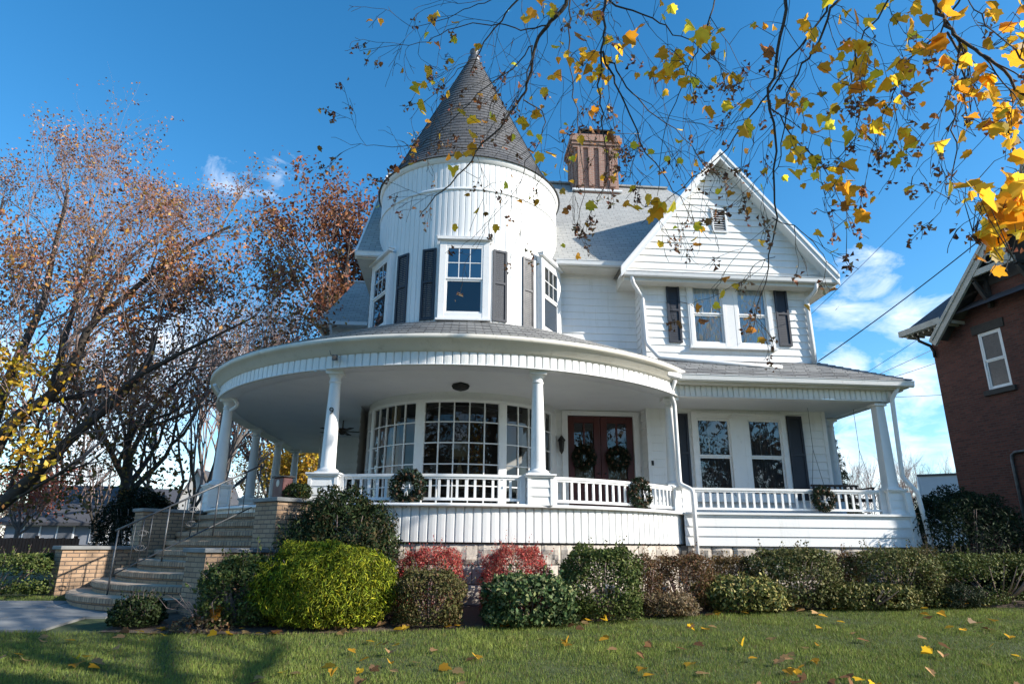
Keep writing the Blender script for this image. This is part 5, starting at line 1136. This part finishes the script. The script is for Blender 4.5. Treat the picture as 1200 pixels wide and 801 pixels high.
clusters([(950, 250, 1), (665, 245, 1), (825, 375, 1), (600, 46, 1), (680, 45, 1), (560, 120, 2), (600, 160, 1), (715, 160, 1), (900, 60, 2), (1060, 110, 1)], Yd, .11, [(.5, .2, .06), (.42, .15, .05)], 'orange_leaves', 3)
obj('trunk', T.mb, [M['bark'], M['bark']], mp_)
# shrivelled seed and leaf bunches
tp = [t for t in vis_tips if random.random() < .21]; P = []
for p, d in tp:
    for _ in range(random.randint(3, 8)): P.append(tuple(p+Vector((random.gauss(0, .022), random.gauss(0, .022), random.gauss(-.02, .03)))))
n = len(P); obj('withered_leaves', leaf_mesh('withered_leaves', P, rng.normal(size=(n, 3)), rng.uniform(.03, .062, n), pick([(.30, .12, .07), (.18, .08, .05), (.34, .17, .08), (.42, .28, .17)], n), M['leaf'], fold=.8), None, mp_)
ex = [(p+Vector((random.gauss(0, .1), random.gauss(0, .1), random.gauss(0, .1))), d) for p, d in vis_tips if random.random() < .13]
foliage_at(ex, 1, .03, .075, YP+[(.6, .28, .05), (.5, .2, .05)], 'yleaf', mp_, shape='maple', name='scattered_leaves', along_down=1.)
foliage_at([t for t in T.tips[T2n:] if shades_steps(t[0])], 2, .28, .15, YP, 'yleaf', mp_, name='crown_foliage')
def cloud(c, rad, n):
    v = rng.normal(size=(n, 3)); v /= np.linalg.norm(v, axis=1, keepdims=True); return np.array(c)+v*rng.uniform(0, 1, (n, 1))**.4*np.array(rad)
P = np.concatenate([cloud((11.3, 5.2, 8.2), (2.8, 3.0, 3.4), 800), cloud((6.4, .8, 8.4), (3.6, 2.4, 2.2), 2200)]); P = P[[shades_steps(q) for q in P]]; n = len(P)
obj('crown_foliage', leaf_mesh('crown_foliage', P, rng.normal(size=(n, 3)), rng.uniform(.14, .24, n), pick(YP, n), M['yleaf']), None, mp_)

# ================================================================ neighbours
# red brick house at the right: wall runs towards the camera
ba = Vector((.17, -.985, 0)).normalized(); bn = Vector((-.985, -.17, 0)).normalized(); b0 = Vector((15.9, 20.0, 0)); gb_ = -1.0
bh = thing('brick_house', 'dark red brick house with a trussed gable and bracketed eaves at the right edge', 'house', (b0.x+3, b0.y-6, gb_))
BP = lambda s_, d, z: b0+ba*s_+bn*d+Vector((0, 0, z))
ev = 7.05; Lw = 8.6
wz0, wz1, ws0, ws1 = 4.62, 6.42, 1.66, 2.42
g0, g1, gap_ = 1.35, 8.0, 11.6; gm = (g0+g1)/2
m = MB()
def wallrect(s0, s1, z0, z1): m.face([BP(s1, 0, z0), BP(s0, 0, z0), BP(s0, 0, z1), BP(s1, 0, z1)], [(-s1, z0), (-s0, z0), (-s0, z1), (-s1, z1)])
wallrect(0, ws0, gb_, ev); wallrect(ws1, Lw, gb_, ev); wallrect(ws0, ws1, gb_, wz0); wallrect(ws0, ws1, wz1, ev)
m.face([BP(g1, 0, ev), BP(g0, 0, ev), BP(gm, 0, ev+(g1-g0)/2*1.03)], [(-g1, ev), (-g0, ev), (-gm, ev+4.5)])
m.face([BP(0, 0, gb_), BP(0, -9, gb_), BP(0, -9, ev), BP(0, 0, ev)], [(0, gb_), (9, gb_), (9, ev), (0, ev)])
m.face([BP(Lw, 0, gb_), BP(Lw, 0, ev), BP(Lw, -9, ev), BP(Lw, -9, gb_)])
m.face([BP(Lw, 0, ev), BP(Lw, -4.2, ev+3.05), BP(Lw, -9, ev)])
for s0_, s1_, dd in ((ws0, ws0, 0), (ws1, ws1, 0)): m.face([BP(s0_, 0, wz0), BP(s0_, -.14, wz0), BP(s0_, -.14, wz1), BP(s0_, 0, wz1)])
m.face([BP(ws0, 0, wz1), BP(ws1, 0, wz1), BP(ws1, -.14, wz1), BP(ws0, -.14, wz1)])
obj('wall', m, M['brick_red'], bh)
m = MB(); hwid = 4.2
m.face([BP(-.6, .55, ev+.05), BP(-.6, -hwid, ev+3.2), BP(Lw, -hwid, ev+3.2), BP(Lw, .55, ev+.05)][::-1]); m.face([BP(-.6, -9.5, ev+.05), BP(-.6, -hwid, ev+3.2), BP(Lw, -hwid, ev+3.2), BP(Lw, -9.5, ev+.05)])
ga_ = ev+(g1-g0)/2*1.03; ov = .62
for sg, ss in ((1, g0-.75), (-1, g1+.75)):
    zl = ev+.05-.72; m.face([BP(ss, ov, zl+.14), BP(gm, ov, ga_+.14), BP(gm, -4.5, ga_+.14), BP(ss, -4.5, zl+.14)][::sg])
obj('roof', m, M['dark_roof'], bh)
m = MB(); m.bar(BP(-.62, .6, ev), BP(g0-.3, .6, ev), .16, .2); m.bar(BP(-.62, .3, ev-.06), BP(g0-.3, .3, ev-.06), .5, .05); obj('eave', m, M['barge'], bh)
m = MB()
for i in range(9): s_ = -.45+i*.22; m.bar(BP(s_, 0, ev-.13), BP(s_, .5, ev-.13), .06, .1)
obj('eave_bracket', m, M['barge'], bh)
m = MB(); dz = -.72
for ss in (g0-.75, g1+.75):
    a, b = BP(ss, ov, ev+.05+dz), BP(gm, ov, ga_); m.bar(a, b, .09, .30)
    a, b = BP(ss, ov+.06, ev+.16+dz), BP(gm, ov+.06, ga_+.12); m.bar(a, b, .06, .10)
obj('barge_board', m, M['barge'], bh)
m = MB(); q = 1.03
sA, zA = g0+.9, ev+.05+dz+(.9+.75)*q
m.bar(BP(sA-.1, ov-.02, zA), BP(sA+1.5, ov-.02, zA), .09, .18); m.bar(BP(sA+1.3, ov-.02, zA), BP(sA+1.3, ov-.02, zA+1.35), .08, .14); m.bar(BP(sA+2.9, ov-.02, zA+.05), BP(sA+1.0, ov-.02, zA+1.2), .06, .1)
for k in range(3):
    c = BP(sA+.75+.22*k, ov-.02, zA+.3+.18*k); m.tube([c+ba*(.13*cos(a))+Vector((0, 0, .13*sin(a))) for a in np.linspace(0, 2*pi, 13)], .028, 6)
obj('gable_truss', m, M['barge'], bh)
m = MB(); m.face([BP(g0+.3, .05, zA-.3), BP(g0+3.2, .05, zA-.3), BP(g0+3.2, .05, zA+2.8)][::-1]); obj('gable_shade_panel', m, M['brown_stone'], bh)  # dark triangle, its colour stands in for the shade behind the truss
for s_ in (sA+.1, sA+1.5):
    m = MB(); m.bar(BP(s_, .1, zA-.12), BP(s_, ov, zA-.12), .12, .12); m.bar(BP(s_, .08, zA-1.0), BP(s_, .08, zA-.12), .12, .12); m.bar(BP(s_, .1, zA-.85), BP(s_, ov-.08, zA-.2), .1, .12); obj('bracket', m, M['brown_stone'], bh, .01)
m = MB(); m.box(BP((ws0+ws1)/2, .015, wz1+.14), (ws1-ws0+.3, .06, .28), ba, bn); obj('lintel', m, M['brown_stone'], bh, .008); m = MB(); m.box(BP((ws0+ws1)/2, .03, wz0-.09), (ws1-ws0+.24, .14, .16), ba, bn); obj('sill', m, M['brown_stone'], bh, .008)
wn = window(BP((ws0+ws1)/2, -.09, wz0+.06), -ba, bn, ws1-ws0-.12, wz1-wz0-.12, parent=bh, casing=.06, rows=0, head=False, sill=False, screen=False, glass_u='dull_glass', glass_l='dull_glass', back=True, label='white sash window in the red brick wall')
m = MB(); m.tube([BP(-.12, .45, ev-.1), BP(-.1, .4, ev-.35), BP(.05, .12, ev-.55), BP(.1, .08, ev-.75), BP(.1, .08, ev-.95)], .05, 8); obj('downspout', m, M['metal_dark'], bh)
m = MB(); m.tube([BP(1.95, .05, -1), BP(1.95, .05, 2.45), BP(1.97, .05, 2.6), BP(2.08, .05, 2.68), BP(4.4, .05, 2.7)], .045, 8); obj('conduit', m, M['rail_grey'], bh)
# white box trailer beyond
tb = at(1082, 620, 31); tz = gz(30); t = thing('box_trailer', 'plain white box trailer parked between the porch and the red brick house', 'trailer', (tb.x+2.2, tb.y, tz))
ax_ = Vector((.82, -.57, 0)).normalized(); ay_ = Vector((-ax_.y, ax_.x, 0)); c = Vector((tb.x+3.0+.75, tb.y-1.3, 0))
m = MB(); m.box(c+Vector((0, 0, 1.75)), (7.4, 2.5, 3.3), ax_, ay_); 
for i in range(8): m.box(c+ax_*(-3.6+i*1.03)-ay_*1.253+Vector((0, 0, 1.75)), (.05, .02, 3.2), ax_, ay_)
obj('body', m, M['trailer'], t, .02); m = MB(); m.box(c+Vector((0, 0, .0)), (7.2, 2.2, .18), ax_, ay_); m.box(c-ay_*1.27+Vector((0, 0, 3.36)), (7.44, .06, .1), ax_, ay_); obj('frame', m, M['rail_grey'], t)
for sx in (-2.2, -1.3):
    for sy in (-1, 1): m = MB(); p = c+ax_*sx+ay_*sy*1.05; m.tube([p-ay_*.12+Vector((0, 0, tz+.45)), p+ay_*.12+Vector((0, 0, tz+.45))], .45, 20); obj('wheel', m, M['metal_dark'], t)
m = MB(); m.box(c+ax_*3.2+Vector((0, 0, -.45)), (.12, 1.6, .95), ax_, ay_); obj('leg', m, M['rail_grey'], t)
# dark-roofed house at the left
def plain_house(name, label, x0p, x1p, basepy, Y, depth, eave_z, ridge_z, wall, roof, front=True, overhang=.35):
    a, b = at(x0p, basepy, Y), at(x1p, basepy, Y); x0, x1 = a.x, b.x; z0 = gz(Y)-.1; t = thing(name, label, 'house', ((x0+x1)/2, Y+depth/2, z0))
    m = MB(); 
    if front:
        m.bx(x0, x1, Y, Y+depth, z0, eave_z)
        for x in (x0, x1): m.face([(x, Y, eave_z), (x, Y+depth, eave_z), (x, Y+depth/2, ridge_z-.1)])
    else:
        m.bx(x0, x1, Y, Y+depth, z0, eave_z); m.face([(x0, Y, eave_z), (x1, Y, eave_z), ((x0+x1)/2, Y, ridge_z-.1)])
    obj('wall', m, M[wall], t); m = MB(); o = overhang
    def slab(A, B_, C_, D_):
        up_ = Vector((0, 0, .16)); A, B_, C_, D_ = map(Vector, (A, B_, C_, D_)); m.face([A+up_, B_+up_, C_+up_, D_+up_]); m.face([D_, C_, B_, A]); m.face([A, B_, B_+up_, A+up_]); m.face([B_, C_, C_+up_, B_+up_]); m.face([D_, A, A+up_, D_+up_])
    if front:
        k = (ridge_z-eave_z)/(depth/2); slab((x0-o, Y-o, eave_z-k*o), (x1+o, Y-o, eave_z-k*o), (x1+o, Y+depth/2, ridge_z), (x0-o, Y+depth/2, ridge_z)); slab((x1+o, Y+depth+o, eave_z-k*o), (x0-o, Y+depth+o, eave_z-k*o), (x0-o, Y+depth/2, ridge_z), (x1+o, Y+depth/2, ridge_z))
    else:
        w2 = (x1-x0)/2; k = (ridge_z-eave_z)/w2; xm = (x0+x1)/2; slab((x0-o, Y+depth, eave_z-k*o), (x0-o, Y-o, eave_z-k*o), (xm, Y-o, ridge_z), (xm, Y+depth, ridge_z)); slab((x1+o, Y-o, eave_z-k*o), (x1+o, Y+depth, eave_z-k*o), (xm, Y+depth, ridge_z), (xm, Y-o, ridge_z))
    obj('roof', m, M[roof], t); return t, x0, x1, z0
h_, x0, x1, z0 = plain_house('neighbour_house', 'low blue-grey house with a dark roof behind the wooden fence at the left', 2, 118, 640, 38, 8, .95, 3.0, 'grey_wall', 'dark_roof')
for k in range(3):
    m = MB(); xx = x0+.9+k*1.7; m.bx(xx, xx+.9, 37.95, 38.02, -.1, .8); wf = obj('window', m, M['trim'], h_); m = MB(); m.bx(xx+.08, xx+.82, 37.93, 37.96, -.02, .72); obj('pane', m, M['screen'], wf)
m = MB(); m.bx(x0-.3, x1+.3, 37.0, 38.0, -.35, -.2); obj('awning', m, M['dark_roof'], h_)
g_, x0, x1, z0 = plain_house('garage', 'white garage with a pale door right of the blue-grey house', 118, 152, 640, 42, 6, 1.6, 2.7, 'white_wall', 'dark_roof')
m = MB(); m.bx(x0+.3, x1-.3, 41.94, 42.02, z0, .6); obj('door', m, M['white'], g_)
h_, x0, x1, z0 = plain_house('neighbour_house', 'small pale steep-gabled house far behind the brick wall of the steps', 198, 240, 640, 60, 9, 3.0, 6.0, 'white_wall', 'dark_roof', False, .25)
m = MB(); xm = (x0+x1)/2; m.bx(xm-.35, xm+.35, 59.94, 60.02, 2.6, 3.8); wf = obj('window', m, M['trim'], h_); m = MB(); m.bx(xm-.27, xm+.27, 59.92, 59.95, 2.68, 3.72); obj('pane', m, M['screen'], wf)
h_, x0, x1, z0 = plain_house('neighbour_house', 'broad far house with grey siding behind the bare trees at the left', 150, 205, 640, 75, 9, 3.2, 5.6, 'grey_wall', 'dark_roof')
# wooden fence
fa, fb_ = at(-90, 650, 30), at(92, 650, 27); t = thing('wooden_fence', 'reddish brown board fence behind the shaded hedge at the left', 'fence', ((fa.x+fb_.x)/2, (fa.y+fb_.y)/2, gz(28)))
m = MB(); n_ = 46; d = (fb_-fa); d.z = 0; dl = d.normalized()
for i in range(n_):
    p = Vector((fa.x, fa.y, 0))+d*(i/n_); m.box(p+Vector((0, 0, -.42+.01*((i*7) % 3))), (.15, .025, 1.0), dl, Vector((-dl.y, dl.x, 0)))
obj('board', m, M['fence'], t); m = MB()
for i in range(0, n_+1, 11): m.box(Vector((fa.x, fa.y, -.4))+d*(i/n_)+Vector((dl.y, -dl.x, 0))*-.06, (.1, .1, 1.15), dl, Vector((-dl.y, dl.x, 0)))
obj('post', m, M['fence'], t)
# utility wires
def wire(name, label, a, b, sag, r=.011):
    a, b = Vector(a), Vector(b); m = MB(); m.tube([a.lerp(b, i/16)-Vector((0, 0, sag*4*(i/16)*(1-i/16))) for i in range(17)], r, 5); tag(obj(name, m, M['wire']), label, 'wire')
wire('utility_wire', 'thick black wire climbing from the wing corner to the brick house gable', (9.55, 16.2, 4.75), at(1240, 205, 13), .12, .014)
wire('utility_wire', 'thin high wire running up to the right above the thick black wire', (9.55, 16.3, 6.1), at(1215, 95, 9.5), .1, .006)
wire('utility_wire', 'faint wire descending behind the porch roof below the thick black one', at(1010, 440, 22), at(1250, 270, 22), .15, .008)
wire('utility_wire', 'upper of the two close wires at the right porch eave', at(1024, 441, 24), at(1160, 376, 30), .05, .013)
wire('utility_wire', 'lower of the two close wires at the right porch eave', at(1030, 447, 24), at(1160, 402, 30), .05, .013)
wire('utility_wire', 'nearly level wire just right of the porch corner below the eave', at(1020, 466, 26), at(1200, 455, 26), .06, .011)

# ================================================================ lawn: grass and fallen leaves
n = 540000
t_ = rng.uniform(0, 1, n)**1.25; Yg = 5.6+t_*8.6; Xg = rng.uniform(-1, 1, n)*(Yg*.82+2.6)+Yg*.08
fx = np.array([p[0] for p in front]); fy = np.array([p[1] for p in front]); lim = np.interp(Xg, fx, fy, left=10.42, right=12.7)+rng.normal(0, .05, n)
pth = (Xg < -5.4) & (Yg > 13.5) & (Yg < 14.2)
ok = (Yg < lim) | pth; Xg, Yg = Xg[ok], Yg[ok]; n = len(Xg)
Zg = -1.6+.05*np.clip(Yg-3, 0, 13)
pt = np.array([noise.noise((x*.7, y*.7, 3.))*.6+noise.noise((x*2.3, y*2.3, 8.))*.4 for x, y in zip(Xg[::1], Yg[::1])])
col_ = np.array([(.16, .21, .046)])*(1+.45*pt[:, None])+np.clip(pt, 0, 1)[:, None]*np.array([[.09, .06, .01]])
col_ = np.clip(col_*(1+rng.normal(0, .22, (n, 1))), .01, .5); dry = rng.uniform(0, 1, n) < .13; col_[dry] = np.array((.2, .16, .07))*rng.uniform(.6, 1.2, (dry.sum(), 1))
al = rng.normal(0, .42, (n, 3)); al[:, 2] = 1.; Nn_ = rng.normal(size=(n, 3)); Nn_[:, 2] *= .25
Pg = np.stack([Xg, Yg, Zg], 1)
me = leaf_mesh('grass', Pg, Nn_, rng.uniform(.028, .06, n)*(1+.9*pt), col_, M['grass'], shape='tri', along=al, aspect=.16)
struct(obj('grass', me, None), 'stuff')
kinds = []
for nm, pal, lb in (('y', [(.62, .38, .03), (.55, .30, .03)], 'curled yellow maple leaf fallen on the lawn'), ('t', [(.55, .36, .17), (.48, .30, .15)], 'dry tan maple leaf fallen on the lawn'), ('b', [(.3, .16, .08), (.24, .12, .065)], 'shrivelled brown maple leaf fallen on the lawn'), ('o', [(.55, .24, .03), (.6, .33, .04)], 'orange-yellow maple leaf fallen on the lawn')):
    for v_ in range(3):
        me = leaf_mesh('fallen_leaf', [(0, 0, 0)], [(.12, .1, 1)], [.142], pick(pal, 1, .1), M['yleaf'], shape='maple', along=np.array([(0, 1., 0)]), fold=(.15, .3, .5)[v_], curly=.45); kinds.append((me, lb))
cnt = 0
while cnt < 290:
    Y = 6.2+random.random()**1.5*6.4; X_ = random.uniform(-1, 1)*(Y*.78+.3)+Y*.08
    drift = random.random() < .22
    if drift: X_ = random.uniform(-4.5, 10.5); Y = front_y(X_)+random.uniform(-.3, .22)
    elif noise.noise((X_*.5, Y*.5, 1.2)) < random.uniform(-.6, .25): continue
    if Y > front_y(X_)+.3: continue
    me, lb = kinds[random.choice((0, 1, 2, 3, 4, 5, 3, 4, 5, 6, 7, 8, 9, 10, 11, 0, 1))]
    o = bpy.data.objects.new('fallen_leaf', me); col.objects.link(o)
    s_ = random.uniform(.65, 1.15); o.location = (X_, Y, gz(Y)+.052+random.uniform(-.012, .015)); o.scale = (s_, s_, s_*random.uniform(.7, 1.4)); o.rotation_euler = (random.gauss(0, .2), random.gauss(0, .2), random.uniform(0, 6.28))
    tag(o, lb, 'leaf', 'fallen leaves scattered on the lawn'); cnt += 1
